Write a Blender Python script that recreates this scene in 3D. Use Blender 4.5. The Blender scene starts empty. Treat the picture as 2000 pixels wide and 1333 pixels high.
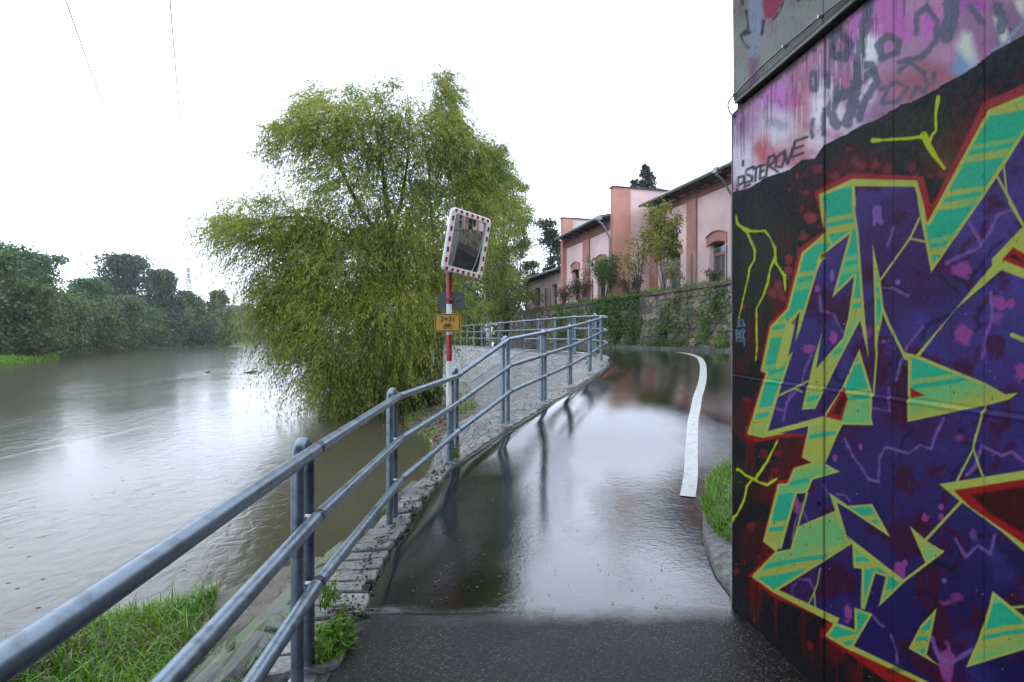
import bpy, bmesh, math, random
import numpy as np
from mathutils import Vector, Matrix

random.seed(7)
rng = np.random.default_rng(7)
sc = bpy.context.scene
COL = sc.collection
HAZE = 0.00028
EYE = 1.57          # height of the photographer's eye above the near path
F = 1100.0          # focal length in pixels of the 2000 px wide photograph

# ------------------------------------------------------------------ camera, light, exposure
cam = bpy.data.cameras.new('camera')
cam.sensor_width = 36.0
cam.lens = 36.0 * F / 2000.0
cam.shift_y = -0.00425
cam.clip_start = 0.05
cam.clip_end = 6000
camo = bpy.data.objects.new('camera', cam)
camo.location = (0, 0, EYE)
camo.rotation_euler = (math.radians(90), 0, 0)
COL.objects.link(camo)
sc.camera = camo

SUN_EL, SUN_ROT = math.radians(52), math.radians(-60)
world = bpy.data.worlds.new('World')
sc.world = world
world.use_nodes = True
nt = world.node_tree
bg = nt.nodes['Background']
sky = nt.nodes.new('ShaderNodeTexSky')
sky.sky_type = 'NISHITA'
sky.sun_disc = False
sky.sun_elevation = SUN_EL
sky.sun_rotation = SUN_ROT
sky.air_density = 1.0
sky.dust_density = 4.0
mixw = nt.nodes.new('ShaderNodeMixRGB')
mixw.inputs[0].default_value = 0.90          # thick even cloud in front of the blue
mixw.inputs[2].default_value = (11.9, 13.3, 16.0, 1)
nt.links.new(sky.outputs[0], mixw.inputs[1])
nt.links.new(mixw.outputs[0], bg.inputs['Color'])
bg.inputs['Strength'].default_value = 0.10

sun = bpy.data.lights.new('sun', 'SUN')
sun.energy = 0.6
sun.angle = math.radians(25)
sun.color = (1.0, 0.97, 0.93)
suno = bpy.data.objects.new('sun', sun)
suno.rotation_euler = (math.radians(38), 0, math.radians(60))
suno.location = (-20, 10, 60)
COL.objects.link(suno)

sc.view_settings.view_transform = 'Standard'
sc.view_settings.look = 'None'
sc.view_settings.gamma = 1.0
sc.view_settings.use_curve_mapping = False
sc.view_settings.exposure = 1.15
sc.render.engine = 'CYCLES'
sc.cycles.use_denoising = True
sc.cycles.max_bounces = 6
sc.cycles.diffuse_bounces = 3
sc.cycles.glossy_bounces = 3
sc.cycles.transmission_bounces = 3
sc.cycles.volume_bounces = 1
sc.cycles.transparent_max_bounces = 4
sc.cycles.caustics_reflective = False
sc.cycles.caustics_refractive = False

# ------------------------------------------------------------------ helpers
def P(px, py, Z):
    """place of a point seen at photo pixel px,py when it stands Z metres ahead"""
    return Vector(((px - 1000) / F * Z, Z, EYE + (658 - py) / F * Z))

_hz = np.array([-5, 3.0, 4.6, 5.5, 6.6, 7.9, 9.0, 10.5, 12.4, 13.9, 16.5, 19, 26, 34, 60, 120])
_hh = np.array([-1.57, -1.57, -1.57, -1.555, -1.50, -1.245, -1.07, -.93, -.77, -.64, -.53, -.505, -.52, -.53, -.53, -.53])
_fz = np.linspace(-5, 120, 2501)
_fh = np.interp(_fz, _hz, _hh)
_k = np.hanning(91); _k /= _k.sum()
_fh = np.convolve(np.pad(_fh, 45, mode='edge'), _k, 'valid')
def H(y):
    """height of the path surface at distance y"""
    return float(np.interp(y, _fz, _fh)) + EYE

def onpath(px, py):
    """point of the path surface seen at a pixel"""
    z = _fz[_fz > 1.0]; h = _fh[_fz > 1.0]
    yy = 658 - h * F / z
    i = np.argmax(yy <= py)
    t = (yy[i - 1] - py) / max(1e-9, (yy[i - 1] - yy[i]))
    Z = z[i - 1] + t * (z[i] - z[i - 1])
    return Vector(((px - 1000) / F * Z, Z, H(Z)))

def tag(o, label=None, cat=None, group=None, kind=None):
    if label: o['label'] = label
    if cat: o['category'] = cat
    if group: o['group'] = group
    if kind: o['kind'] = kind
    return o

def empty(name, loc, label=None, cat=None, group=None, kind=None):
    o = bpy.data.objects.new(name, None)
    o.location = loc
    o.empty_display_size = 0.2
    COL.objects.link(o)
    o['_o'] = [float(v) for v in loc]
    return tag(o, label, cat, group, kind)

def origin(o):
    return Vector(o['_o']) if o is not None and '_o' in o else Vector((0, 0, 0))

def add(name, me, mat=None, parent=None, loc=None):
    o = bpy.data.objects.new(name, me)
    COL.objects.link(o)
    if mat is not None and not me.materials:
        me.materials.append(mat)
    if parent is not None:
        o.parent = parent
    return o

def mesh(name, verts, faces, mat=None, parent=None, smooth=False, org=None):
    """one mesh object from world coordinates; its origin is its own base or its parent's"""
    V = np.asarray(verts, dtype=np.float64).reshape(-1, 3)
    if parent is not None:
        base = np.array(origin(parent))
        if org is None:
            org = base
    if org is None:
        org = np.array([(V[:, 0].min() + V[:, 0].max()) / 2, (V[:, 1].min() + V[:, 1].max()) / 2, V[:, 2].min()])
    org = np.asarray(org, float)
    me = bpy.data.meshes.new(name)
    if isinstance(faces, np.ndarray):
        n, k = faces.shape
        me.vertices.add(len(V)); me.vertices.foreach_set('co', (V - org).astype(np.float32).ravel())
        me.loops.add(n * k); me.loops.foreach_set('vertex_index', faces.astype(np.int32).ravel())
        me.polygons.add(n); me.polygons.foreach_set('loop_start', np.arange(0, n * k, k, dtype=np.int32))
        me.update(calc_edges=True)
    else:
        me.from_pydata([tuple(v) for v in (V - org)], [], faces)
        me.update()
    if smooth:
        me.polygons.foreach_set('use_smooth', np.ones(len(me.polygons), dtype=bool))
    o = add(name, me, mat, parent)
    if parent is not None:
        o.location = Vector(org) - origin(parent)
    else:
        o.location = org
    o['_o'] = [float(v) for v in org]
    return o

class MB:
    """collects simple shapes into one mesh"""
    def __init__(s): s.v = []; s.f = []
    def addm(s, vs, fs):
        b = len(s.v); s.v += [tuple(v) for v in vs]; s.f += [tuple(b + i for i in f) for f in fs]; return s
    def box(s, c, size, M=None, bevel=0):
        x, y, z = [a / 2 for a in size]
        vs = [Vector((i * x, j * y, k * z)) for i in (-1, 1) for j in (-1, 1) for k in (-1, 1)]
        if M is not None: vs = [M @ v for v in vs]
        c = Vector(c)
        return s.addm([v + c for v in vs], [(0, 1, 3, 2), (4, 6, 7, 5), (0, 4, 5, 1), (2, 3, 7, 6), (0, 2, 6, 4), (1, 5, 7, 3)])
    def hexa(s, b4, t4):
        return s.addm(list(b4) + list(t4), [(3, 2, 1, 0), (4, 5, 6, 7), (0, 1, 5, 4), (1, 2, 6, 5), (2, 3, 7, 6), (3, 0, 4, 7)])
    def tube(s, pts, r, n=12, caps=True):
        pts = [Vector(p) for p in pts]
        rs = r if isinstance(r, (list, tuple)) else [r] * len(pts)
        rings = []; up = None
        for i, p in enumerate(pts):
            a = pts[max(0, i - 1)]; b = pts[min(len(pts) - 1, i + 1)]
            t = (b - a).normalized()
            if up is None:
                up = Vector((0, 0, 1)) if abs(t.z) < .9 else Vector((1, 0, 0))
            u = t.cross(up).normalized(); w = u.cross(t).normalized(); up = w
            rings.append([p + (u * math.cos(2 * math.pi * k / n) + w * math.sin(2 * math.pi * k / n)) * rs[i] for k in range(n)])
        vs = [v for rg in rings for v in rg]; fs = []
        for i in range(len(pts) - 1):
            for k in range(n):
                fs.append((i * n + k, i * n + (k + 1) % n, (i + 1) * n + (k + 1) % n, (i + 1) * n + k))
        if caps:
            fs.append(tuple(range(n - 1, -1, -1))); fs.append(tuple((len(pts) - 1) * n + k for k in range(n)))
        return s.addm(vs, fs)
    def build(s, name, mat=None, parent=None, smooth=False, org=None):
        return mesh(name, s.v, s.f, mat, parent, smooth, org)

def autosmooth(o, ang=40):
    me = o.data
    bm = bmesh.new(); bm.from_mesh(me)
    for f in bm.faces: f.smooth = True
    for e in bm.edges:
        if len(e.link_faces) == 2 and e.calc_face_angle(0) > math.radians(ang): e.smooth = False
    bm.to_mesh(me); bm.free()
    return o

# ------------------------------------------------------------------ materials
def lin(c):
    c = np.asarray(c, float) / 255.0
    return np.where(c <= .04045, c / 12.92, ((c + .055) / 1.055) ** 2.4)

def ramp(n, stops):
    r = n.new('ShaderNodeValToRGB')
    e = r.color_ramp.elements
    while len(e) < len(stops): e.new(0.5)
    for i, (p, c) in enumerate(stops):
        e[i].position = p; e[i].color = (c, c, c, 1) if np.isscalar(c) else (*c, 1)
    return r

def mat(name, c1, c2=None, scale=5.0, rough=0.6, rough2=None, bump=0.0, bscale=None, metal=0.0, spec=0.5,
        c3=None, scale3=1.0, bdist=0.02, coat=0.0, stretch=None, detail=6.0, ior=1.45, contrast=(.35, .65)):
    m = bpy.data.materials.new(name); m.use_nodes = True
    n = m.node_tree.nodes; L = m.node_tree.links
    b = n['Principled BSDF']
    b.inputs['Metallic'].default_value = metal
    b.inputs['Roughness'].default_value = rough
    b.inputs['Specular IOR Level'].default_value = spec
    b.inputs['IOR'].default_value = ior
    if coat: b.inputs['Coat Weight'].default_value = coat; b.inputs['Coat Roughness'].default_value = 0.12
    geo = n.new('ShaderNodeNewGeometry')
    pos = geo.outputs['Position']
    if stretch:
        mp = n.new('ShaderNodeMapping'); mp.inputs['Scale'].default_value = stretch
        L.new(pos, mp.inputs['Vector']); pos = mp.outputs[0]
    if c2 is None:
        b.inputs['Base Color'].default_value = (*c1, 1)
    else:
        t = n.new('ShaderNodeTexNoise'); t.inputs['Scale'].default_value = scale; t.inputs['Detail'].default_value = detail
        L.new(pos, t.inputs['Vector'])
        r = ramp(n, [(contrast[0], c1), (contrast[1], c2)])
        L.new(t.outputs['Fac'], r.inputs[0])
        out = r.outputs[0]
        if c3 is not None:
            t3 = n.new('ShaderNodeTexNoise'); t3.inputs['Scale'].default_value = scale3; t3.inputs['Detail'].default_value = 4
            L.new(pos, t3.inputs['Vector'])
            r3 = ramp(n, [(.48, 0.0), (.66, 1.0)])
            L.new(t3.outputs['Fac'], r3.inputs[0])
            mx = n.new('ShaderNodeMixRGB'); L.new(r3.outputs[0], mx.inputs[0]); L.new(out, mx.inputs[1])
            mx.inputs[2].default_value = (*c3, 1); out = mx.outputs[0]
        L.new(out, b.inputs['Base Color'])
        if rough2 is not None:
            rr = ramp(n, [(contrast[0], rough), (contrast[1], rough2)]); L.new(t.outputs['Fac'], rr.inputs[0]); L.new(rr.outputs[0], b.inputs['Roughness'])
    if bump:
        tb = n.new('ShaderNodeTexNoise'); tb.inputs['Scale'].default_value = bscale or scale * 4; tb.inputs['Detail'].default_value = 8
        L.new(pos, tb.inputs['Vector'])
        bu = n.new('ShaderNodeBump'); bu.inputs['Strength'].default_value = bump; bu.inputs['Distance'].default_value = bdist
        L.new(tb.outputs['Fac'], bu.inputs['Height']); L.new(bu.outputs[0], b.inputs['Normal'])
    return m

def leafmat(name, cols, trans=0.35, rough=.45, spec=.35):
    """foliage: the colour of each leaf comes from its own random value"""
    m = bpy.data.materials.new(name); m.use_nodes = True
    n = m.node_tree.nodes; L = m.node_tree.links
    b = n['Principled BSDF']; out = n['Material Output']
    a = n.new('ShaderNodeAttribute'); a.attribute_name = 'v'
    r = ramp(n, [(i / (len(cols) - 1), c) for i, c in enumerate(cols)])
    L.new(a.outputs['Fac'], r.inputs[0]); L.new(r.outputs[0], b.inputs['Base Color'])
    b.inputs['Roughness'].default_value = rough; b.inputs['Specular IOR Level'].default_value = spec
    tr = n.new('ShaderNodeBsdfTranslucent'); L.new(r.outputs[0], tr.inputs['Color'])
    mx = n.new('ShaderNodeMixShader'); mx.inputs[0].default_value = trans
    L.new(b.outputs[0], mx.inputs[1]); L.new(tr.outputs[0], mx.inputs[2]); L.new(mx.outputs[0], out.inputs['Surface'])
    return m

def stonemat(name, cols, bump=.5, bscale=30, rough=.45, moss=None, mossscale=2.5, mossamt=(.55, .68)):
    """stones: each island has its own tone, with grain and optional moss patches"""
    m = bpy.data.materials.new(name); m.use_nodes = True
    n = m.node_tree.nodes; L = m.node_tree.links
    b = n['Principled BSDF']; b.inputs['Roughness'].default_value = rough
    g = n.new('ShaderNodeNewGeometry')
    oi = n.new('ShaderNodeObjectInfo')
    ad = n.new('ShaderNodeMath'); ad.operation = 'ADD'
    L.new(g.outputs['Random Per Island'], ad.inputs[0]); L.new(oi.outputs['Random'], ad.inputs[1])
    fr = n.new('ShaderNodeMath'); fr.operation = 'FRACT'; L.new(ad.outputs[0], fr.inputs[0])
    r = ramp(n, [(i / (len(cols) - 1), c) for i, c in enumerate(cols)])
    L.new(fr.outputs[0], r.inputs[0])
    t = n.new('ShaderNodeTexNoise'); t.inputs['Scale'].default_value = bscale; t.inputs['Detail'].default_value = 8
    L.new(g.outputs['Position'], t.inputs['Vector'])
    r2 = ramp(n, [(.3, .55), (.7, 1.25)]); L.new(t.outputs['Fac'], r2.inputs[0])
    mu = n.new('ShaderNodeMixRGB'); mu.blend_type = 'MULTIPLY'; mu.inputs[0].default_value = 1
    L.new(r.outputs[0], mu.inputs[1]); L.new(r2.outputs[0], mu.inputs[2])
    o = mu.outputs[0]
    if moss:
        t2 = n.new('ShaderNodeTexNoise'); t2.inputs['Scale'].default_value = mossscale; t2.inputs['Detail'].default_value = 7
        L.new(g.outputs['Position'], t2.inputs['Vector'])
        r3 = ramp(n, [(mossamt[0], 0.0), (mossamt[1], 1.0)]); L.new(t2.outputs['Fac'], r3.inputs[0])
        mx = n.new('ShaderNodeMixRGB'); L.new(r3.outputs[0], mx.inputs[0]); L.new(o, mx.inputs[1]); mx.inputs[2].default_value = (*moss, 1)
        o = mx.outputs[0]
    L.new(o, b.inputs['Base Color'])
    bu = n.new('ShaderNodeBump'); bu.inputs['Strength'].default_value = bump; bu.inputs['Distance'].default_value = .012
    L.new(t.outputs['Fac'], bu.inputs['Height']); L.new(bu.outputs[0], b.inputs['Normal'])
    return m

# asphalt: old coarse surface near, smoother wet sheet with standing water beyond the joint
def asphalt_mat():
    m = bpy.data.materials.new('wet_asphalt'); m.use_nodes = True
    n = m.node_tree.nodes; L = m.node_tree.links
    b = n['Principled BSDF']
    g = n.new('ShaderNodeNewGeometry'); pos = g.outputs['Position']
    sep = n.new('ShaderNodeSeparateXYZ'); L.new(pos, sep.inputs[0])
    def noise(s, d=6, st=None):
        t = n.new('ShaderNodeTexNoise'); t.inputs['Scale'].default_value = s; t.inputs['Detail'].default_value = d
        if st:
            mp = n.new('ShaderNodeMapping'); mp.inputs['Scale'].default_value = st; L.new(pos, mp.inputs['Vector']); L.new(mp.outputs[0], t.inputs['Vector'])
        else: L.new(pos, t.inputs['Vector'])
        return t.outputs['Fac']
    def mth(op, a, c=None, d=None):
        x = n.new('ShaderNodeMath'); x.operation = op
        for i, v in enumerate((a, c, d)):
            if v is None: continue
            if isinstance(v, (int, float)): x.inputs[i].default_value = v
            else: L.new(v, x.inputs[i])
        return x.outputs[0]
    # sheltered (drier) zone ends at a slightly wavy joint about 3.2 m ahead
    edge = mth('ADD', sep.outputs['Y'], mth('ADD', mth('MULTIPLY', mth('SUBTRACT', noise(3.2, 8), .5), .26), mth('MULTIPLY', mth('SUBTRACT', noise(30, 4), .5), .10)))
    mr = n.new('ShaderNodeMapRange'); mr.inputs[1].default_value = 3.06; mr.inputs[2].default_value = 3.30; L.new(edge, mr.inputs[0])
    wet = mr.outputs[0]
    film = ramp(n, [(.34, 0.0), (.50, 1.0)]); L.new(noise(.9, 5, (1, .6, 1)), film.inputs[0])
    film2 = mth('MULTIPLY', film.outputs[0], wet)
    # colour
    fine = noise(85, 5)
    col = ramp(n, [(.3, (.003, .003, .003)), (.72, (.009, .0088, .0085))]); L.new(fine, col.inputs[0])
    vor = n.new('ShaderNodeTexVoronoi'); vor.inputs['Scale'].default_value = 140; L.new(pos, vor.inputs['Vector'])
    vc = n.new('ShaderNodeSeparateColor'); L.new(vor.outputs['Color'], vc.inputs[0])
    gr = ramp(n, [(.0, (.010, .010, .010)), (.5, (.007, .007, .0074)), (.85, (.017, .0168, .0165)), (.985, (.075, .073, .07))]); L.new(vc.outputs[0], gr.inputs[0])
    br = ramp(n, [(.4, (.75, .7, .66)), (.65, (1.5, 1.32, 1.18))]); L.new(noise(1.4, 6), br.inputs[0])
    grm = n.new('ShaderNodeMixRGB'); grm.blend_type = 'MULTIPLY'; grm.inputs[0].default_value = 1
    L.new(gr.outputs[0], grm.inputs[1]); L.new(br.outputs[0], grm.inputs[2])
    mx = n.new('ShaderNodeMixRGB'); L.new(wet, mx.inputs[0]); L.new(grm.outputs[0], mx.inputs[1]); L.new(col.outputs[0], mx.inputs[2])
    L.new(mx.outputs[0], b.inputs['Base Color'])
    # roughness: dry .5, damp .2, film .05
    r1 = mth('MULTIPLY_ADD', wet, -.31, .44)
    r2 = mth('MULTIPLY_ADD', film2, -.10, r1)
    L.new(r2, b.inputs['Roughness'])
    # bump: grain (weak under the water film), long ripples, rain rings
    grain = mth('MULTIPLY', mth('ADD', noise(48, 5), mth('MULTIPLY', vor.outputs['Distance'], -.5)), mth('MULTIPLY_ADD', film2, -.65, 1.0))
    bu = n.new('ShaderNodeBump'); bu.inputs['Distance'].default_value = .006; bu.inputs['Strength'].default_value = .42
    L.new(grain, bu.inputs['Height'])
    st = mth('MULTIPLY_ADD', wet, -.34, .5); L.new(st, bu.inputs['Strength'])
    rip = mth('MULTIPLY', noise(20, 8), mth('MULTIPLY_ADD', noise(2.4, 5), 2.6, -.55))
    b2 = n.new('ShaderNodeBump'); b2.inputs['Distance'].default_value = .010; b2.inputs['Strength'].default_value = .11
    L.new(rip, b2.inputs['Height']); L.new(bu.outputs[0], b2.inputs['Normal'])
    v2 = n.new('ShaderNodeTexVoronoi'); v2.inputs['Scale'].default_value = 11; L.new(pos, v2.inputs['Vector'])
    rr = ramp(n, [(.0, 1.0), (.06, 0.0)]); L.new(v2.outputs['Distance'], rr.inputs[0])
    b3 = n.new('ShaderNodeBump'); b3.inputs['Distance'].default_value = .01; b3.inputs['Strength'].default_value = .5
    L.new(mth('MULTIPLY', rr.outputs[0], wet), b3.inputs['Height']); L.new(b2.outputs[0], b3.inputs['Normal'])
    L.new(b3.outputs[0], b.inputs['Normal'])
    L.new(mth('MULTIPLY_ADD', wet, -.16, .18), b.inputs['Specular IOR Level'])
    b.inputs['IOR'].default_value = 1.45
    L.new(wet, b.inputs['Coat Weight']); b.inputs['Coat IOR'].default_value = 1.62
    L.new(mth('MULTIPLY_ADD', film2, -.015, .02), b.inputs['Coat Roughness']); L.new(b3.outputs[0], b.inputs['Coat Normal'])
    return m

def water_mat():
    m = bpy.data.materials.new('silty_river_water'); m.use_nodes = True
    n = m.node_tree.nodes; L = m.node_tree.links
    b = n['Principled BSDF']
    b.inputs['Base Color'].default_value = (.046, .042, .026, 1)
    b.inputs['Roughness'].default_value = .14
    b.inputs['IOR'].default_value = 1.333
    g = n.new('ShaderNodeNewGeometry')
    def nz(scale, st, d=5, rot=0.0, dist=0.0):
        mp = n.new('ShaderNodeMapping'); mp.inputs['Scale'].default_value = st; mp.inputs['Rotation'].default_value = (0, 0, rot)
        L.new(g.outputs['Position'], mp.inputs['Vector'])
        t = n.new('ShaderNodeTexNoise'); t.inputs['Scale'].default_value = scale; t.inputs['Detail'].default_value = d
        t.inputs['Distortion'].default_value = dist
        L.new(mp.outputs[0], t.inputs['Vector']); return t.outputs['Fac']
    # current: rougher streaks and smooth slicks
    slick = ramp(n, [(.42, .12), (.62, 1.0)]); L.new(nz(.16, (1, .45, 1), 4, .35, 1.0), slick.inputs[0])
    mu = n.new('ShaderNodeMath'); mu.operation = 'MULTIPLY'
    L.new(nz(4.2, (1, .7, 1), 8, .35, .6), mu.inputs[0]); L.new(slick.outputs[0], mu.inputs[1])
    b1 = n.new('ShaderNodeBump'); b1.inputs['Distance'].default_value = .045; b1.inputs['Strength'].default_value = .36
    L.new(mu.outputs[0], b1.inputs['Height'])
    v = n.new('ShaderNodeTexVoronoi'); v.inputs['Scale'].default_value = 3.2; L.new(g.outputs['Position'], v.inputs['Vector'])
    rr = ramp(n, [(.0, 1.0), (.09, 0.0)]); L.new(v.outputs['Distance'], rr.inputs[0])
    b2 = n.new('ShaderNodeBump'); b2.inputs['Distance'].default_value = .03; b2.inputs['Strength'].default_value = .5
    L.new(rr.outputs[0], b2.inputs['Height']); L.new(b1.outputs[0], b2.inputs['Normal'])
    L.new(b2.outputs[0], b.inputs['Normal'])
    return m

M = {}
M['asphalt'] = asphalt_mat()
M['water'] = water_mat()
M['line'] = mat('road_paint', (.35, .37, .365), (.29, .305, .30), 9, c3=(.24, .245, .24), scale3=14, rough=.35, bump=.08, bscale=160, bdist=.003)
M['joint'] = mat('pale_joint_mortar', (.028, .027, .025), (.07, .068, .062), 14, rough=.7, bump=.6, bscale=60)
M['mortar'] = mat('dark_joint_soil', (.035, .032, .028), (.075, .07, .06), 14, rough=.7, bump=.6, bscale=60)
M['soil'] = mat('wet_soil', (.05, .038, .026), (.12, .095, .07), 5, rough=.5, bump=.9, bscale=25, bdist=.05, c3=(.05, .07, .02), scale3=1.2)
M['grassland'] = mat('grass_ground', (.03, .055, .012), (.07, .11, .025), 2.5, rough=1.0, spec=.0, bump=.4, bscale=12, bdist=.1)
M['cobble'] = stonemat('cobble_stone', [(.145, .15, .148), (.095, .10, .10), (.20, .197, .187), (.12, .124, .125), (.165, .162, .152)], bump=.9, bscale=26, rough=.32)
M['slab'] = stonemat('mossy_slab_stone', [(.04, .042, .042), (.068, .069, .067), (.05, .05, .048), (.088, .085, .08)], bump=1.0, bscale=11, rough=.38, moss=(.055, .085, .012), mossscale=2.6, mossamt=(.48, .57))
M['edge'] = stonemat('edge_stone', [(.16, .155, .142), (.10, .098, .092), (.22, .212, .195), (.13, .126, .118)], bump=1.0, bscale=32, rough=.3)
M['rubble'] = stonemat('rubble_wall_stone', [(.11, .09, .062), (.19, .155, .105), (.07, .062, .046), (.14, .118, .082), (.26, .21, .135), (.09, .08, .06)], bump=.9, bscale=9, rough=.75, moss=(.035, .05, .015), mossscale=1.6, mossamt=(.52, .62))
M['coping'] = stonemat('coping_brick', [(.10, .045, .035), (.16, .075, .055), (.075, .05, .042), (.12, .07, .055)], bump=.6, bscale=30, rough=.6, moss=(.03, .035, .02), mossscale=2)
M['kerb'] = mat('kerb_concrete', (.20, .20, .19), (.33, .32, .30), 4, rough=.5, bump=.4)
M['rail'] = mat('painted_steel', (.135, .185, .23), (.19, .245, .295), 3.5, c3=(.10, .13, .15), scale3=22, rough=.26, rough2=.38, metal=.45, bump=.25, bscale=220, bdist=.0015)
M['sleeve'] = mat('dark_joint', (.03, .04, .05), rough=.3, metal=.3)
M['white'] = mat('white_paint', (.70, .72, .72), (.60, .62, .61), 20, rough=.28)
M['red'] = mat('red_paint', (.36, .012, .018), (.28, .01, .015), 20, rough=.25)
M['yellow'] = mat('yellow_sheet', (.47, .285, .02), (.42, .25, .02), 20, rough=.35)
M['black'] = mat('black_print', (.02, .015, .01), rough=.4)
M['greyback'] = mat('grey_sheet', (.055, .066, .075), (.042, .052, .062), 6, rough=.35, metal=.4)
M['steel'] = mat('galvanised', (.38, .40, .42), (.28, .30, .32), 20, rough=.35, metal=.8)
mm = bpy.data.materials.new('mirror_glass'); mm.use_nodes = True
bb = mm.node_tree.nodes['Principled BSDF']; bb.inputs['Metallic'].default_value = 1; bb.inputs['Roughness'].default_value = .03; bb.inputs['Base Color'].default_value = (.72, .74, .74, 1)
M['mirror'] = mm
# ------------------------------------------------------------------ path, embankment and river
def U(px, py):
    v = onpath(px, py); return (v.x, v.y)
def RB(y):            # line of the far run of the railing
    return 1.99 - .318 * (y - 18)
WZ = -2.85 + EYE      # water level
# knots: asphalt edge E(x,y), crest C(x,y,dz eye), foot Fo(x,y,dz eye)
KN = [
 ((-.84, -3.0), (-1.25, -3.0, -1.62), (-2.25, -3.0, -2.45)),
 ((-.85, 1.5), (-1.25, 1.5, -1.62), (-2.3, 1.6, -2.47)),
 (U(691, 1228), (-1.25, 3.0, -1.62), (-2.28, 3.4, -2.50)),
 (U(705, 1190), (-1.24, 3.35, -1.62), (-2.3, 4.3, -2.58)),
 (U(748, 1084), (-1.27, 4.1, -1.62), (-2.3, 5.6, -2.80)),
 (U(785, 1037), (-1.2, 4.6, -1.62), (-2.2, 7.0, -2.93)),
 (U(831, 968), (-1.12, 5.6, -1.60), (-1.9, 8.0, -2.95)),
 (U(885, 914), (-.95, 6.7, -1.56), (-1.7, 8.9, -2.95)),
 (U(945, 874), (-.95, 7.6, -1.42), (-1.5, 10, -2.88)),
 (U(996, 840), (-.82, 8.6, -1.32), (-1.3, 11.5, -2.75)),
 (U(1044, 811), (-.45, 9.8, -1.29), (-1.25, 13.5, -2.65)),
 (U(1075, 790), (0, 10.8, -1.227), (-1.25, 15, -2.58)),
 (U(1113, 768), (.43, 11.8, -1.18), (-1.28, 16.5, -2.52)),
 (U(1140, 749), (.85, 12.8, -1.10), (-1.3, 18, -2.5)),
 (U(1176, 725), (1.35, 13.9, -.98), (-1.33, 19, -2.45)),
 (U(1191, 713), (1.75, 14.7, -.85), (-1.36, 20, -2.42)),
 (U(1188, 703), (2.0, 15.2, -.76), (-1.4, 21, -2.4)),
 ((2.70, 15.6), (2.12, 15.8, -.68), (-1.45, 22, -2.38)),
 ((2.68, 16.8), (2.05, 16.6, -.62), (-1.5, 23, -2.35)),
 ((2.33, 18.1), (1.75, 17.7, -.60), (-1.7, 24.5, -2.33)),
 ((RB(22) + .32, 22.1), (RB(21.8) - .25, 21.8, -.58), (-2.1, 26.5, -2.3)),
 ((RB(28) + .32, 28.1), (RB(27.8) - .25, 27.8, -.58), (-3.0, 29.5, -2.3)),
 ((RB(34) + .32, 34.1), (RB(33.8) - .25, 33.8, -.58), (-5.0, 33.5, -2.35)),
 ((RB(42) + .32, 42.1), (RB(41.8) - .25, 41.8, -.58), (-8.5, 41, -2.45)),
 ((RB(52) + .32, 52.1), (RB(51.8) - .25, 51.8, -.58), (-12.5, 50, -2.5)),
]
OUT = [(1.36, -3), (1.36, 1.5), (1.50, 3.0), (1.60, 3.45), (3.4, 3.6), (6, 3.6), (9, 4.2), (13.5, 5), (13.2, 6), (12.9, 7), (12, 10), (11, 12.2), (10.2, 13.8), (9.6, 15), (9.0, 16.2), (8.6, 17.4),
       (8.1, 18.6), (7.5, 19.6), (6.9, 21), (6.3, 23), (5.0, 27.5), (3.3, 34), (1.75, 40), (-.5, 48), (-3.0, 58)]
E3 = [Vector((k[0][0], k[0][1], H(k[0][1]))) for k in KN]
C3 = [Vector((k[1][0], k[1][1], EYE + k[1][2])) for k in KN]
F3 = [Vector((k[2][0], k[2][1], EYE + k[2][2])) for k in KN]

def catmull(pts, per):
    pts = [Vector(p) for p in pts]; out = []
    for i in range(len(pts) - 1):
        a = pts[max(0, i - 1)]; b = pts[i]; c = pts[i + 1]; d = pts[min(len(pts) - 1, i + 2)]
        for k in range(per):
            t = k / per
            out.append(.5 * ((2 * b) + (c - a) * t + (2 * a - 5 * b + 4 * c - d) * t * t + (3 * b - a - 3 * c + d) * t ** 3))
    out.append(pts[-1]); return out
PER = 8
Ed, Cd, Fd = catmull(E3, PER), catmull(C3, PER), catmull(F3, PER)
Od = catmull([(x, y, 0) for x, y in OUT], PER)
# asphalt sheet: ruled between its river edge and its outer edge
vs = []; fs = []
ts = [0, .008, .018, .03, .045, .06, .08, .1, .13, .17, .22, .28, .35, .43, .52, .61, .7, .8, .9, 1]
NT = len(ts)
for i, (e, o) in enumerate(zip(Ed, Od)):
    w = math.hypot(o.x - e.x, o.y - e.y)
    wob = .010 * math.sin(i * 1.9) + .008 * math.sin(i * 3.3 + 1)
    for t in ts:
        x = e.x + (o.x - e.x) * t; y = e.y + (o.y - e.y) * t
        d = w * t
        z = H(y)
        if y > 3.2: z += .014 * math.exp(-((d - .13) / .08) ** 2) - .012 * math.exp(-((d - .5) / .25) ** 2)
        if t == 0: x += wob * .8; z -= .015
        vs.append((x, y, z))
for i in range(len(Ed) - 1):
    for k in range(NT - 1):
        a = i * NT + k; fs.append((a, a + 1, a + NT + 1, a + NT))
tag(mesh('path', vs, fs, M['asphalt'], smooth=True, org=(0, 0, 0)), kind='structure')

rdx = lambda y: 7.4 - .265 * (y - 19.2)
vs = []; fs = []; ny = 16
for j in range(ny):
    y = -22 + j * (26.4 / (ny - 1))
    for i in range(7):
        x0 = 1.25 if y > -8 else -.5; vs.append((x0 + (rdx(y) - x0) * i / 6, y, H(y) - .03))
for j in range(ny - 1):
    for i in range(6): a = j * 7 + i; fs.append((a, a + 1, a + 8, a + 7))
tag(mesh('road', vs, fs, M['asphalt'], smooth=True, org=(0, 0, 0)), kind='structure')

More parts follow.
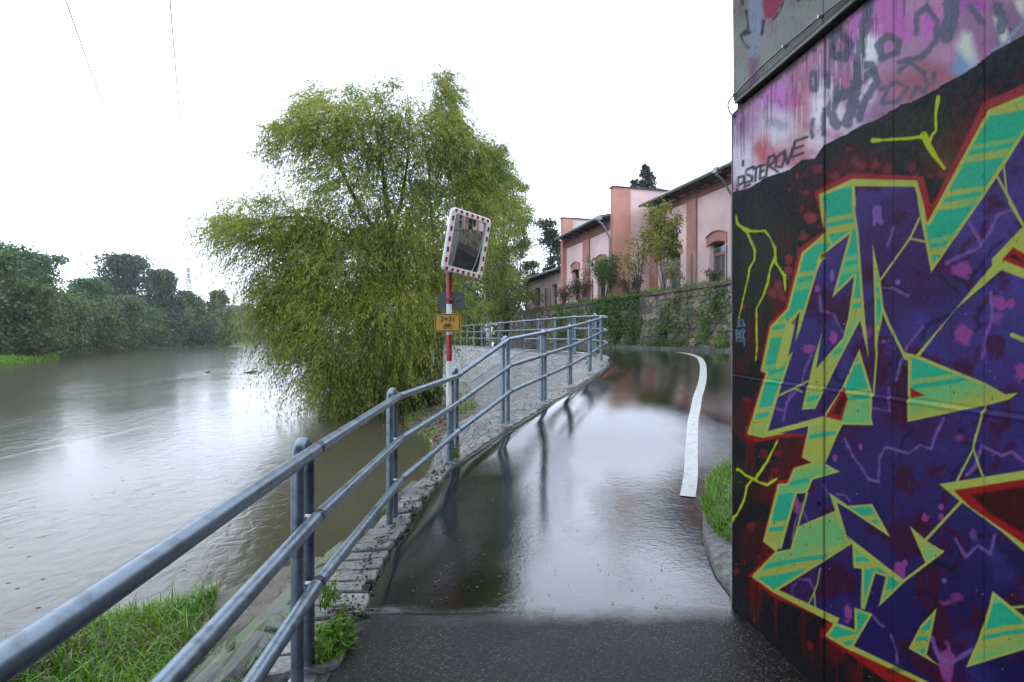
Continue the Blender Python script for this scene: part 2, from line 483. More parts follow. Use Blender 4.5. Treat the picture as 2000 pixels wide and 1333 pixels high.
# embankment sheet under the stones
def S(u, v, h=0.0):
    """embankment surface: u along knots (dense index), v 0..1 edge to crest, 1..2 crest to foot; h off the surface"""
    u = min(max(u, 0), len(Ed) - 1.001); i = int(u); f = u - i
    e = Ed[i].lerp(Ed[i + 1], f); c = Cd[i].lerp(Cd[i + 1], f); o = Fd[i].lerp(Fd[i + 1], f)
    if v <= 1: p = e.lerp(c, v)
    else:
        p = c.lerp(o, v - 1); p = p + Vector((0, 0, .10 * math.sin(math.pi * (v - 1))))
    return p
def Sn(u, v):
    a = S(u + .4, v) - S(u - .4, v); b = S(u, min(2, v + .05)) - S(u, max(0, v - .05))
    n = a.cross(b)
    if n.z < 0: n = -n
    return n.normalized() if n.length > 1e-9 else Vector((0, 0, 1))
vs = []; fs = []; vv = [0, .25, .5, .75, 1, 1.15, 1.3, 1.45, 1.6, 1.75, 1.9, 2.0, 2.25]
for i in range(len(Ed)):
    for v in vv:
        if v <= 2: p = S(i, v)
        else: p = Fd[i] + (Fd[i] - Cd[i]).normalized() * .8
        vs.append(p + Vector((0, 0, -.02 if v > 0 else -.01)))
NV = len(vv)
for i in range(len(Ed) - 1):
    for k in range(NV - 1):
        a = i * NV + k; fs.append((a, a + NV, a + NV + 1, a + 1))
emb = tag(mesh('embankment', vs, fs, M['joint'], smooth=True, org=(0, 0, 0)), kind='structure')

# --- irregular polygon stones (cells of a jittered grid) laid on any surface
def cells(nu, nv, ju=.42, jv=.42, offs=True, seed=1):
    r = random.Random(seed); pts = {}
    for a in range(-2, nu + 2):
        for b in range(-2, nv + 2):
            pts[a, b] = (a + .5 + (r.random() - .5) * 2 * ju + (.5 if offs and b % 2 else 0), b + .5 + (r.random() - .5) * 2 * jv)
    out = []
    for a in range(nu):
        for b in range(nv):
            cx, cy = pts[a, b]
            poly = [(cx - 1.6, cy - 1.6), (cx + 1.6, cy - 1.6), (cx + 1.6, cy + 1.6), (cx - 1.6, cy + 1.6)]
            for da in (-2, -1, 0, 1, 2):
                for db in (-2, -1, 0, 1, 2):
                    if da == 0 and db == 0: continue
                    q = pts.get((a + da, b + db))
                    if q is None: continue
                    mx, my = (cx + q[0]) / 2, (cy + q[1]) / 2; nx, ny = q[0] - cx, q[1] - cy
                    new = []; L = len(poly)
                    for k in range(L):
                        p1, p2 = poly[k], poly[(k + 1) % L]
                        d1 = (p1[0] - mx) * nx + (p1[1] - my) * ny; d2 = (p2[0] - mx) * nx + (p2[1] - my) * ny
                        if d1 <= 0: new.append(p1)
                        if d1 * d2 < 0:
                            t = d1 / (d1 - d2); new.append((p1[0] + (p2[0] - p1[0]) * t, p1[1] + (p2[1] - p1[1]) * t))
                    poly = new
                    if len(poly) < 3: break
                if len(poly) < 3: break
            if len(poly) >= 3: out.append(((cx, cy), poly))
    return out

def stone(poly3, n, c, gap, th, bev, r, tilt=.02):
    """polygon stone: base ring sunk below, side, bevelled top"""
    k = len(poly3); vs = []
    tl = Vector((r.uniform(-tilt, tilt), r.uniform(-tilt, tilt), 0))
    for lvl, (dh, g) in enumerate(((-.03, gap * .6), (th - bev, gap), (th, gap + bev * 1.1))):
        for p in poly3:
            d = c - p; L = d.length or 1e-6
            q = p + d * min(.8, g / L) + n * (dh + (tl.dot(p - c) if lvl else 0))
            if lvl: q = q + Vector((r.uniform(-1, 1), r.uniform(-1, 1), r.uniform(-1, 1))) * bev * .35
            vs.append(q)
    fs = []
    for l in (0, 1):
        for j in range(k):
            a, b = l * k + j, l * k + (j + 1) % k; fs.append((a, b, b + k, a + k))
    fs.append(tuple(2 * k + j for j in range(k)))
    # keep the faces turned outward
    nn = (vs[2 * k + 1] - vs[2 * k]).cross(vs[2 * k + 2] - vs[2 * k + 1])
    if nn.dot(n) < 0: fs = [tuple(reversed(f)) for f in fs]
    return vs, fs

def lay(name, rest, items, mt, parent, limit=300, key=None):
    """items: (vs, fs); the largest-looking ones become single parts, the rest one stuff part"""
    if key is None:
        key = lambda it: it[2]
    items = sorted(items, key=key)
    for it in items[:limit]:
        c = sum((Vector(v) for v in it[0]), Vector()) / len(it[0])
        mesh(name, it[0], it[1], mt, parent, org=c)
    if len(items) > limit:
        mb = MB()
        for it in items[limit:]: mb.addm(it[0], it[1])
        tag(mb.build(rest, mt, parent, org=origin(parent)), kind='stuff')

rs = random.Random(3)
U0 = 7 * PER          # from here on the cobbled fan, before it big slabs
# arc-length based u positions
def ulist(u0, u1, step, v=1.0):
    L = [u0]; u = u0; p = S(u, v)
    while u < u1:
        u += .05
        q = S(u, v)
        if (q - p).length >= step: L.append(u); p = q
    return L
def lay_strip(u0, u1, v0, v1, su, sv, vref, name, rest, mt, gap, th, bev, seed, limit=300, ju=.36, jv=.36, tilt=.02):
    ul = ulist(u0, u1, su, vref); um = (len(ul) - 1)
    wid = np.mean([(S(u, v1) - S(u, v0)).length for u in ul]); nv = max(1, round(wid / sv))
    items = []
    def uv(a, b):
        a = min(max(a, 0), um); i = min(int(a), um - 1); return ul[i] + (ul[i + 1] - ul[i]) * (a - i), v0 + (v1 - v0) * min(max(b / nv, 0), 1)
    for (cx, cy), poly in cells(um, nv, ju, jv, True, seed):
        pts = [S(*uv(a, b)) for a, b in poly]
        q = []
        for p in pts:
            if not q or (p - q[-1]).length > .012: q.append(p)
        if len(q) > 2 and (q[0] - q[-1]).length < .012: q.pop()
        if len(q) < 3: continue
        c = sum(q, Vector()) / len(q)
        n = Sn(*uv(cx, cy))
        v, f = stone(q, n, c, gap * rs.uniform(.8, 1.3), th * rs.uniform(.7, 1.3), bev, rs, tilt)
        items.append((v, f, c.y))
    lay(name, rest, items, mt, emb, limit)
    return items
# rim and slope of the fan
def fan(u0, u1, v0, v1, su, sv, vref, seed):
    return lay_strip(u0, u1, v0, v1, su, sv, vref, 'cobble', 'cobble_paving', M['cobble'], .0055, .014, .006, seed, limit=FANL.pop(0))
FANL = [170, 130, 0]
fan(U0 - 2, 19 * PER, 0.04, 1.0, .17, .15, .5, 11)
fan(U0 + 2, 20 * PER, 1.0, 2.0, .19, .20, 1.4, 12)
fan(20 * PER, 24 * PER, 0.1, 2.0, .30, .30, 1.0, 13)
# big rough slabs beside the camera
lay_strip(1 * PER, U0 - 2, 1.0, 2.05, .62, .42, 1.4, 'slab', 'slab_paving', M['slab'], .014, .05, .03, 14, limit=60, ju=.40, jv=.30, tilt=.06)
# the row of edge stones between the slabs and the asphalt
r2 = random.Random(5)
u = 1.6 * PER; k = 0
ul = ulist(1.6 * PER, U0 - 1, .165, .6)
for i in range(len(ul) - 1):
    a, b = ul[i], ul[i + 1]
    v0 = -.05 + r2.uniform(-.10, .12); v1 = .93 + r2.uniform(-.15, .06)
    q = [S(a + .06, max(v0, 0) if v0 > 0 else 0), S(b - .06, max(0, v0 + r2.uniform(-.05, .05))), S(b - .05, v1 + r2.uniform(-.04, .04)), S(a + .05, v1)]
    if v0 < 0:
        for j in (0, 1): q[j] = q[j] + (q[j] - q[3 - j]).normalized() * .04
    mids = []
    for j in range(4):
        mids.append(q[j]); mids.append(q[j].lerp(q[(j + 1) % 4], .5) + Vector((r2.uniform(-.012, .012), r2.uniform(-.012, .012), 0)))
    c = sum(mids, Vector()) / 8
    v, f = stone(mids, Vector((0, 0, 1)), c, .013, .024 * r2.uniform(.7, 1.3), .008, r2, .03)
    mesh('edge_stone', v, f, M['edge'], emb, org=c)

# white line
LN = [(1343, 971, 30), (1349, 930, 27), (1350.5, 883, 23), (1353, 829, 20), (1358, 802, 19.4), (1363, 775, 17.6), (1368, 760, 15.5), (1372.5, 742, 13.6), (1373.5, 721, 13), (1371, 708, 12.4), (1364, 699, 12), (1350, 693.5, 12), (1336, 690.2, 12), (1322, 688.8, 12)]
pts = [onpath(a, b) for a, b, _ in LN]
pts = catmull(pts, 5); vs = []; fs = []
for i, p in enumerate(pts):
    a = pts[max(0, i - 1)]; b = pts[min(len(pts) - 1, i + 1)]
    t = (b - a); t.z = 0; t.normalize(); nrm = Vector((t.y, -t.x, 0)) * .0725
    for s in (-1, 1):
        q = p + nrm * s; vs.append((q.x, q.y, H(q.y) + .007))
for i in range(len(pts) - 1): fs.append((2 * i, 2 * i + 1, 2 * i + 3, 2 * i + 2))
tag(mesh('road_marking', vs, fs, M['line']), kind='structure')

# river
tag(mesh('river', [(-900, -60, WZ), (60, -60, WZ), (60, 700, WZ), (-900, 700, WZ)], [(0, 1, 2, 3)], M['water'], org=(0, 0, WZ)), kind='structure')

def nz2(x, y):
    return math.sin(x * 1.7 + y * .6) * .5 + math.sin(x * .7 - y * 1.3 + 2) * .35 + math.sin(x * 3.1 + y * 2.7 + 1) * .2

# near bank of soil and grass below the slabs (bottom left)
vs = []; fs = []; nx, ny = 40, 44
for j in range(ny):
    for i in range(nx):
        y = -3 + j * (10.6 / (ny - 1))
        t = i / (nx - 1)
        k = min(len(Fd) - 1, max(0, int(np.interp(y, [p.y for p in Fd[:60]], range(60)))))
        fx = Fd[k].x + .5
        lx = np.interp(y, [-3, 3.5, 4.5, 5.1, 5.6, 6.4, 7.0, 7.6], [-4.3, -4.15, -4.1, -3.95, -3.3, -2.9, -2.5, -2.4]) - .7
        x = fx + (lx - fx) * t
        edge = min(1, max(0, (x - (lx + .1)) / .9)) * min(1, max(0, (6.95 + (x + 3.3) * .55 + .18 * nz2(x * 3, y * 2) - y) / .9))
        z = WZ - .25 + (.25 + .30 + .08 * nz2(x, y)) * (edge ** .7)
        vs.append((x, y, z))
for j in range(ny - 1):
    for i in range(nx - 1):
        a = j * nx + i; fs.append((a, a + nx, a + nx + 1, a + 1))
nearbank = tag(mesh('river_bank', vs, fs, M['soil'], smooth=True, org=(0, 0, 0)), kind='structure')

# mud shore between the fan and the willow, running on up the right bank
SH = [((-1.2, 9.0), (-1.7, 9.6)), ((-1.0, 11.5), (-2.2, 12.2)), ((-.9, 13.5), (-2.7, 14.6)), ((-.9, 16.5), (-4.4, 17.2)), ((-.9, 20), (-5.6, 19.0)), ((-1.0, 24), (-7.2, 22)), ((-2.4, 29.5), (-9, 27)), ((-4.4, 34), (-11.5, 34)),
      ((-8, 41), (-16, 42)), ((-12, 50), (-22, 54)), ((-18, 66), (-32, 72)), ((-30, 100), (-50, 105)), ((-60, 190), (-78, 190)), ((-92, 300), (-108, 300))]
A = catmull([(a[0], a[1], 0) for a, b in SH], 6); B = catmull([(b[0], b[1], 0) for a, b in SH], 6)
vs = []; fs = []; n = 14
for i in range(len(A)):
    top = np.interp(A[i].y, [9, 14, 24, 33, 41, 52, 66], [-2.95, -2.5, -2.28, -2.25, -2.3, -1.6, -.9]) + EYE
    for k in range(n):
        t = k / (n - 1); x = A[i].x + (B[i].x - A[i].x) * t; y = A[i].y + (B[i].y - A[i].y) * t
        s = t * t * (3 - 2 * t)
        vs.append((x, y, top + (WZ - .3 - top) * s ** 1.3 + .07 * nz2(x, y) * (1 if 0 < k < n - 1 else 0)))
for i in range(len(A) - 1):
    for k in range(n - 1):
        a = i * n + k; fs.append((a, a + n, a + n + 1, a + 1))
tag(mesh('mud_shore', vs, fs, M['soil'], smooth=True, org=(0, 0, 0)), kind='structure')

# right-hand land behind: level ground beyond the end of the railing
zt = EYE - .62
vs = [(-11, 51, zt), (-3.2, 58, zt), (9, 60, zt), (420, 60, zt), (420, 700, zt), (-92, 700, zt), (-92, 300, EYE - 1.2), (-60, 190, EYE - 1.2), (-30, 100, EYE - 1.1), (-18, 66, EYE - .9), (-12.3, 51, EYE - 1.4)]
tag(mesh('ground', vs, [tuple(range(len(vs)))], M['grassland'], org=(0, 0, 0)), kind='structure')

# left bank
LB = [(-58, 30), (-56.5, 42), (-52.5, 52), (-51.8, 57), (-52.5, 61), (-56, 69.7), (-63, 78), (-72, 92), (-84, 112), (-92, 130), (-94, 150), (-92, 172), (-98, 205), (-118, 240), (-128, 290), (-118, 330), (-80, 345), (60, 350)]
W = catmull([(a, b, 0) for a, b in LB], 6); vs = []; fs = []
prof = [(0, -.3), (1.2, .10), (4, .45), (9, .9), (20, 1.6), (60, 3.0), (300, 6), (900, 8)]
for i, p in enumerate(W):
    a = W[max(0, i - 1)]; b = W[min(len(W) - 1, i + 1)]; t = (b - a).normalized()
    nrm = Vector((-t.y, t.x, 0))
    if nrm.x > 0 and p.y < 280: nrm = -nrm
    if p.y < 280: nrm = Vector((-1, .45, 0)).normalized()
    elif p.y < 340: nrm = Vector((-.6, .8, 0))
    else: nrm = Vector((0, 1, 0))
    for d, z in prof:
        q = p + nrm * d; vs.append((q.x, q.y, WZ + z + (.12 * nz2(q.x * .6, q.y * .6) if 1 < d < 30 else 0)))
n = len(prof)
for i in range(len(W) - 1):
    for k in range(n - 1):
        a = i * n + k; fs.append((a, a + 1, a + n + 1, a + n))
tag(mesh('far_bank', vs, fs, M['grassland'], smooth=True, org=(0, 0, 0)), kind='structure')
# ------------------------------------------------------------------ the painted bridge abutment
def WS(s, z, out=0.0):
    """point on the abutment face: s metres from its far corner towards the camera, height z, 'out' towards the path"""
    return Vector((1.29 + .0842 * s - .9965 * out, 3.31 - .9965 * s - .0842 * out, z))
def s_of_px(px):
    m = (px - 1000) / F; Z = 1.5697 / (m + .0845); return (3.31 - Z) / .9965

class Paint:
    def __init__(s, PX, PY, base):
        s.X = PX.ravel(); s.Y = PY.ravel(); s.C = np.tile(np.asarray(base, float), (s.X.size, 1))
    def box(s, pts, m):
        p = np.asarray(pts, float); 
        return np.nonzero((s.X > p[:, 0].min() - m) & (s.X < p[:, 0].max() + m) & (s.Y > p[:, 1].min() - m) & (s.Y < p[:, 1].max() + m))[0]
    def segd(s, idx, pts, closed):
        x = s.X[idx]; y = s.Y[idx]; d = np.full(x.shape, 1e9); T = np.zeros(x.shape)
        n = len(pts); m = n if closed else n - 1
        for i in range(m):
            x0, y0 = pts[i][:2]; x1, y1 = pts[(i + 1) % n][:2]
            dx, dy = x1 - x0, y1 - y0; L = dx * dx + dy * dy + 1e-9
            t = np.clip(((x - x0) * dx + (y - y0) * dy) / L, 0, 1)
            q = np.hypot(x - x0 - t * dx, y - y0 - t * dy)
            b = q < d; d = np.where(b, q, d); T = np.where(b, i + t, T)
        return d, T
    def inside(s, idx, pts):
        x = s.X[idx]; y = s.Y[idx]; r = np.zeros(x.shape, bool); n = len(pts)
        for i in range(n):
            x0, y0 = pts[i]; x1, y1 = pts[(i + 1) % n]
            if y0 == y1: continue
            c = ((y0 > y) != (y1 > y)) & (x < (x1 - x0) * (y - y0) / (y1 - y0) + x0); r ^= c
        return r
    def sd(s, idx, pts):
        d, _ = s.segd(idx, pts, True); return np.where(s.inside(idx, pts), -d, d)
    def mix(s, idx, a, c):
        a = np.clip(a, 0, 1)[:, None]; s.C[idx] = s.C[idx] * (1 - a) + np.asarray(c) * a
    def fill(s, pts, c, soft=1.2, alpha=1.0, tex=None):
        idx = s.box(pts, soft + 2)
        if not len(idx): return
        a = np.clip(.5 - s.sd(idx, pts) / (2 * soft), 0, 1) * alpha
        s.mix(idx, a, c if tex is None else tex(s.X[idx], s.Y[idx]))
    def stroke(s, pts, w, c, soft=1.2, alpha=1.0, wob=0.0):
        pts = [tuple(p) for p in pts]
        idx = s.box(pts, max(np.atleast_1d(w)) + soft + 3)
        if not len(idx): return
        d, T = s.segd(idx, pts, False)
        ww = np.interp(T, range(len(pts)), w) if not np.isscalar(w) else w
        if wob: d = d + wob * (vnoise(s.X[idx] * .12, s.Y[idx] * .12) - .5)
        s.mix(idx, np.clip(.5 - (d - ww / 2) / (2 * soft), 0, 1) * alpha, c)
    def blob(s, cx, cy, rx, ry, c, soft=.4, alpha=1.0):
        wv = .9 if rx > 5 else .3
        idx = s.box([(cx - rx * 1.5, cy - ry * 1.5), (cx + rx * 1.5, cy + ry * 1.5)], 1)
        if not len(idx): return
        d = np.hypot((s.X[idx] - cx) / rx, (s.Y[idx] - cy) / ry)
        d = d + wv * (vnoise(s.X[idx] * 1.1 / (rx * .5 + 2) + cx, s.Y[idx] * 1.1 / (ry * .5 + 2)) - .5) * np.clip(d, 0, 1)
        s.mix(idx, np.clip((1 - d) / soft + .5, 0, 1) * alpha, c)
    def green(s, pts, bands=(), flip=0, edge=2.5, gc=None, phase=0.0):
        """letter piece: yellow edge, green and yellow-green blended in uneven bands with strong green strokes"""
        idx = s.box(pts, 4)
        if not len(idx): return
        sd = s.sd(idx, pts); x = s.X[idx]; y = s.Y[idx]
        yel, grn, mid = YEL, GRN, YGR
        b = .5 + .5 * np.sin((y * .82 + x * .25) * .055 + phase + 1.3 * vnoise(x * .012, y * .012))
        b = np.clip(b * 1.5 - .15 + .35 * (vnoise(x * .35, y * .02 + 3) - .5), 0, 1)[:, None]
        c = mid * (1 - b) + yel * .92 * b
        # wide strong green strokes
        w = (y * .93 + x * .16 + 4 * (vnoise(x * .03, y * .03) - .5)) / 78.0 + phase * .13
        fr = w - np.floor(w)
        g = np.clip((.30 - np.abs(fr - .35)) / .03 + .5, 0, 1) * (vnoise(np.floor(w) * 7.3 + phase, x * 0) > .25)
        g = np.maximum(g, np.clip((.055 - np.abs(fr - .82)) / .03 + .5, 0, 1))
        lim = np.clip((-sd - edge * 1.6) / 1.6, 0, 1)
        g = (g * lim * .95)[:, None]
        c = c * (1 - g) + grn * g
        e = np.clip((-sd - edge) / 2.2, 0, 1)[:, None]
        c = yel * (1 - e) + c * e
        s.mix(idx, np.clip(.5 - sd / 2.2, 0, 1), c)

_tab = rng.random((256, 256))
def vnoise(x, y):
    x = np.asarray(x, float); y = np.asarray(y, float)
    xi = np.floor(x).astype(int); yi = np.floor(y).astype(int); fx = x - xi; fy = y - yi
    fx = fx * fx * (3 - 2 * fx); fy = fy * fy * (3 - 2 * fy)
    g = lambda a, b: _tab[a % 256, b % 256]
    return (g(xi, yi) * (1 - fx) + g(xi + 1, yi) * fx) * (1 - fy) + (g(xi, yi + 1) * (1 - fx) + g(xi + 1, yi + 1) * fx) * fy
def fbm(x, y, o=4):
    r = 0; a = .5; t = 0
    for k in range(o): r = r + a * vnoise(x * 2 ** k + 17 * k, y * 2 ** k + 5 * k); t += a; a *= .5
    return r / t
KP = .47
def col(r, g, b): return lin((r, g, b)) * KP
YEL = col(200, 210, 92); GRN = col(28, 196, 150); YGR = col(132, 208, 124); RED = col(176, 30, 32); PUR = col(54, 40, 122); BLK = col(25, 27, 32)
LIL = col(150, 108, 190); PNK = col(176, 82, 160); DRED = col(78, 10, 26); LBL = col(120, 165, 190); GRY = col(92, 98, 112); NEON = col(206, 222, 28)
a5 = lambda P_: [(1300 + x * .35, y * .35) for x, y in P_]
a6 = lambda P_: [(1400 + x * .345, 400 + y * .345) for x, y in P_]
a7 = lambda P_: [(1400 + x * .3623, 850 + y * .3623) for x, y in P_]

def paint_lower(p):
    X, Y = p.X, p.Y
    allx = np.arange(X.size)
    # old paint above the black field
    bnd = a5([(365, 1085), (470, 1040), (560, 1000), (690, 940), (760, 900), (830, 880), (880, 820), (1010, 740), (1090, 710), (1180, 660), (1320, 590), (1380, 560), (1500, 510), (1590, 440), (1720, 385), (1800, 300), (1900, 255), (2000, 190)])
    n1 = fbm(X * .012, Y * .012)[:, None]; n2 = fbm(X * .03 + 9, Y * .02)[:, None]
    base = col(176, 140, 180) * (1 - n1) + col(190, 140, 160) * n1
    p.C[:] = base
    for (x, y, rx, ry, c, al) in [(640, 560, 150, 110, (205, 130, 205), .9), (1060, 160, 60, 160, (200, 120, 200), .8), (1260, 130, 150, 130, (200, 110, 190), .9), (1480, 130, 60, 90, (205, 95, 195), .8), (1720, 30, 120, 50, (170, 80, 170), .8),
                               (1130, 260, 60, 90, (245, 245, 250), 1), (1120, 460, 50, 110, (235, 225, 240), .8), (860, 600, 80, 110, (245, 240, 248), 1), (950, 640, 70, 80, (240, 225, 235), .9), (640, 720, 130, 110, (225, 215, 225), .95), (820, 790, 80, 60, (245, 238, 245), .9), (440, 880, 110, 130, (235, 225, 240), .9), (560, 960, 150, 80, (240, 235, 240), .85), (1050, 690, 70, 60, (225, 205, 225), .7),
                               (540, 820, 60, 80, (190, 70, 75), .8), (600, 900, 100, 40, (185, 80, 85), .7), (700, 860, 150, 60, (205, 110, 115), .5), (760, 620, 60, 200, (190, 100, 110), .6), (1000, 460, 60, 60, (200, 100, 130), .6), (1080, 420, 40, 70, (175, 95, 100), .6), (1350, 480, 150, 110, (170, 95, 110), .75), (1520, 430, 160, 90, (165, 95, 110), .7), (420, 700, 70, 80, (160, 110, 165), .7), (620, 690, 60, 30, (110, 115, 150), .5), (1780, 200, 180, 150, (140, 95, 140), .6), (1950, 130, 120, 120, (120, 100, 130), .7)]:
        q = a5([(x, y)])[0]; p.blob(q[0], q[1], rx * .35, ry * .35, col(*c), soft=1.1, alpha=al)
    # pale patches
    p.fill(a5([(1620, 260), (1660, 180), (1700, 190), (1738, 350), (1690, 390)]), col(215, 220, 205), soft=9)
    p.fill(a5([(1830, 100), (1870, 85), (1905, 180), (1920, 240), (1880, 260)]), col(210, 215, 200), soft=5)
    p.fill(a5([(1940, 0), (2000, 0), (2000, 100), (1970, 60)]), col(205, 210, 195), soft=5)
    p.blob(*a5([(1650, 370)])[0], 18, 18, col(110, 165, 205), soft=1.0, alpha=.8)
    p.stroke(a5([(1830, 280), (1900, 235), (1990, 130)]), 5, col(130, 165, 190), soft=2.5)
    # grey letters
    G = GRY
    for pts, w in [([(940, 190), (930, 300), (1000, 330), (1030, 250), (970, 180)], 50), ([(1130, 10), (1100, 200), (1080, 350), (1050, 560), (1010, 690)], 62), ([(1210, 330), (1185, 250), (1240, 200), (1300, 230), (1290, 290), (1200, 330)], 40),
                   ([(1400, 190), (1400, 80), (1460, 40), (1510, 120), (1510, 230), (1430, 320), (1300, 350)], 34), ([(1600, 10), (1590, 120), (1560, 200)], 90), ([(1060, 370), (1150, 360), (1180, 460), (1110, 560), (1080, 660)], 44),
                   ([(1200, 500), (1290, 460), (1350, 490), (1290, 570), (1200, 575), (1240, 500)], 26), ([(1300, 400), (1360, 350), (1430, 400), (1460, 470), (1440, 510), (1400, 480), (1370, 550)], 26), ([(1490, 430), (1500, 410)], 34), ([(1495, 460), (1492, 500)], 8),
                   ([(820, 410), (830, 500)], 44), ([(900, 420), (905, 480)], 40), ([(970, 500), (920, 620), (950, 700)], 60), ([(1150, 400), (1050, 490), (960, 560)], 46), ([(880, 610), (875, 750)], 20), ([(825, 665), (810, 720), (820, 765)], 22), ([(1850, 40), (1880, 110), (1870, 160)], 60), ([(1760, 120), (1700, 40)], 40)]:
        p.stroke(a5(pts), w * .35, G * np.array([.95, 1, 1.05]), soft=2.2, alpha=.88, wob=4)
    # the tag along the lower edge: P i S T E R O V E '
    T = col(58, 60, 76)
    for L_ in [[(396, 1072), (404, 992)], [(404, 992), (434, 984), (436, 1018), (404, 1036)], [(442, 990), (440, 1045), (470, 1030)], [(432, 900), (430, 925)], [(492, 930), (450, 950), (448, 975), (482, 985), (480, 1010), (445, 1020)],
               [(488, 945), (530, 925)], [(505, 940), (500, 1010)], [(530, 925), (525, 1000), (552, 990)], [(528, 962), (548, 952)], [(530, 930), (552, 920)],
               [(560, 985), (575, 880), (605, 865), (610, 900), (575, 925), (625, 960)], [(655, 850), (618, 880), (615, 930), (645, 935), (665, 890), (655, 850)], [(665, 840), (680, 915), (720, 800)],
               [(790, 765), (720, 790), (700, 880), (765, 855)], [(705, 835), (765, 815)]]:
        p.stroke(a5(L_), 15 * .35, T, soft=1.0, alpha=.95)
    p.C *= 1.4
    # black field
    blk = bnd + [(2040, 70), (2600, 70), (2600, 2400), (1380, 2400), (1380, 380)]
    idx = np.nonzero(p.inside(allx, [(x, y + (3 if i % 2 else -3)) for i, (x, y) in enumerate(blk)]))[0]
    nb = fbm(X[idx] * .01, Y[idx] * .01)[:, None]
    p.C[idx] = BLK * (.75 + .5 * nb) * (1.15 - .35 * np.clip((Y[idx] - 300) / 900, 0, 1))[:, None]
    # green-grey halos and dark red spray
    for q, rx, ry, c, al in [((1490, 540), 40, 110, (48, 56, 38), .7), (a5([(1440, 740)])[0], 110, 50, (52, 56, 38), .7), ((1500, 470), 50, 50, (50, 54, 38), .5), (a5([(1550, 900)])[0], 30, 40, (90, 85, 45), .6), (a7([(120, 220)])[0], 26, 30, (52, 58, 34), .6)]:
        p.blob(*q, rx, ry, col(*c), soft=1.0, alpha=al)
    redout = [(1590, 376), (1662, 339), (1804, 345), (1818, 408), (1919.5, 201), (2000, 164.5), (2600, 60), (2600, 1900), (1760, 1339), (1736, 1333), (1654, 1274), (1601, 1241), (1617, 1212), (1509, 1165), (1461.6, 1125), (1512, 1076), (1490.6, 1058), (1519.5, 939), (1539.5, 937), (1550, 913), (1586.6, 904), (1565, 895), (1573, 852), (1523, 856), (1476, 864.5), (1454, 852), (1493, 733), (1484.5, 726), (1502, 631), (1534.5, 600), (1560, 486), (1608.7, 452), (1597, 400)]
    near = allx[(X > 1428) & (X < 2010)]
    sd = p.sd(near, redout)
    spr = fbm(X[near] * .03, Y[near] * .025, 4)
    p.mix(near, np.clip((spr - .42) * 4, 0, 1) * np.clip(1 - sd / 62, 0, 1) * (sd > -2) * .62, col(120, 12, 16))
    r = np.random.default_rng(4)
    for _ in range(60):                                    # spray dots around the outline
        k = r.integers(0, len(redout)); q = redout[k]; x = q[0] + r.normal(0, 34); y = q[1] + r.normal(0, 40)
        p.blob(x, y, r.uniform(2, 8), r.uniform(2, 9), col(150, 38, 42), soft=.5, alpha=.65)
    for q in a5([(1090, 925), (1170, 920), (1240, 945), (1370, 935), (1565, 910), (945, 985), (850, 945), (795, 1215), (820, 1215), (1060, 900)]):
        p.blob(*q, 9, 9, col(150, 60, 66), soft=.6, alpha=.6)
    for q in a6([(490, 180), (540, 75), (515, 75), (408, 310), (365, 510), (345, 460), (318, 500), (405, 370)]): p.blob(*q, 8, 9, col(165, 62, 66), soft=.7, alpha=.75)
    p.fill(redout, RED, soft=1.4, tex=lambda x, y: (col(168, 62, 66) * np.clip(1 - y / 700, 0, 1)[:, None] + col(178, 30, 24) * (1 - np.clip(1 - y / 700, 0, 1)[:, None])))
    # drips
    for k in range(46):
        i = r.choice([8, 9, 10, 11, 12, 13, 14, 15, 16, 24, 25])
        a = redout[i]; b = redout[(i + 1) % len(redout)]; t = r.random(); x = a[0] + (b[0] - a[0]) * t; y = a[1] + (b[1] - a[1]) * t
        p.stroke([(x, y - 5), (x + r.normal(0, .6), y + r.uniform(15, 95))], [2.6, 1.0], col(140, 14, 14), soft=1.0, alpha=.8)
    yel = [(1599, 380), (1664, 350), (1790, 353), (1813, 434), (1930, 215), (2000, 187), (2600, 90), (2600, 1850), (1797, 1333), (1661, 1270), (1614, 1243), (1628, 1218), (1512, 1158), (1469, 1126), (1516, 1078), (1492, 1058), (1521, 946), (1539, 945), (1552, 915), (1588, 904), (1568, 893), (1580, 838), (1493, 855), (1460, 848), (1497, 729), (1486, 724), (1505, 638), (1538, 603), (1566, 493), (1611, 458), (1603, 420)]
    p.fill(yel, YEL)
    pur = [(1606, 390), (1667, 364), (1786, 365), (1810, 446), (1936, 226), (2000, 205), (2600, 120), (2600, 1830), (1815, 1333), (1663, 1260), (1626, 1238), (1640, 1208), (1520, 1152), (1484, 1122), (1530, 1060), (1530, 1050), (1560, 950), (1600, 915), (1590, 850), (1500, 845), (1530, 740), (1560, 600), (1610, 500)]
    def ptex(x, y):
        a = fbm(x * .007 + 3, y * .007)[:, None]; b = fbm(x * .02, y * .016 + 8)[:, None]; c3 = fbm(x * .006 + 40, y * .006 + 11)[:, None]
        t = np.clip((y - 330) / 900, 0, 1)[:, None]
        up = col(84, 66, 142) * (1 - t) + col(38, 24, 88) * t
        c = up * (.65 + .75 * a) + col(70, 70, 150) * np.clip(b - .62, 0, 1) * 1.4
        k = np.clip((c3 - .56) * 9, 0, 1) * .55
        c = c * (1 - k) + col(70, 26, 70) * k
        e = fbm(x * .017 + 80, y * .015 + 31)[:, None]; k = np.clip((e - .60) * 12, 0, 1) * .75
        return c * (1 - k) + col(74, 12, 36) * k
    p.fill(pur, PUR, tex=ptex)
    # worm lines of dark red and black inside the purple
    r = np.random.default_rng(21)
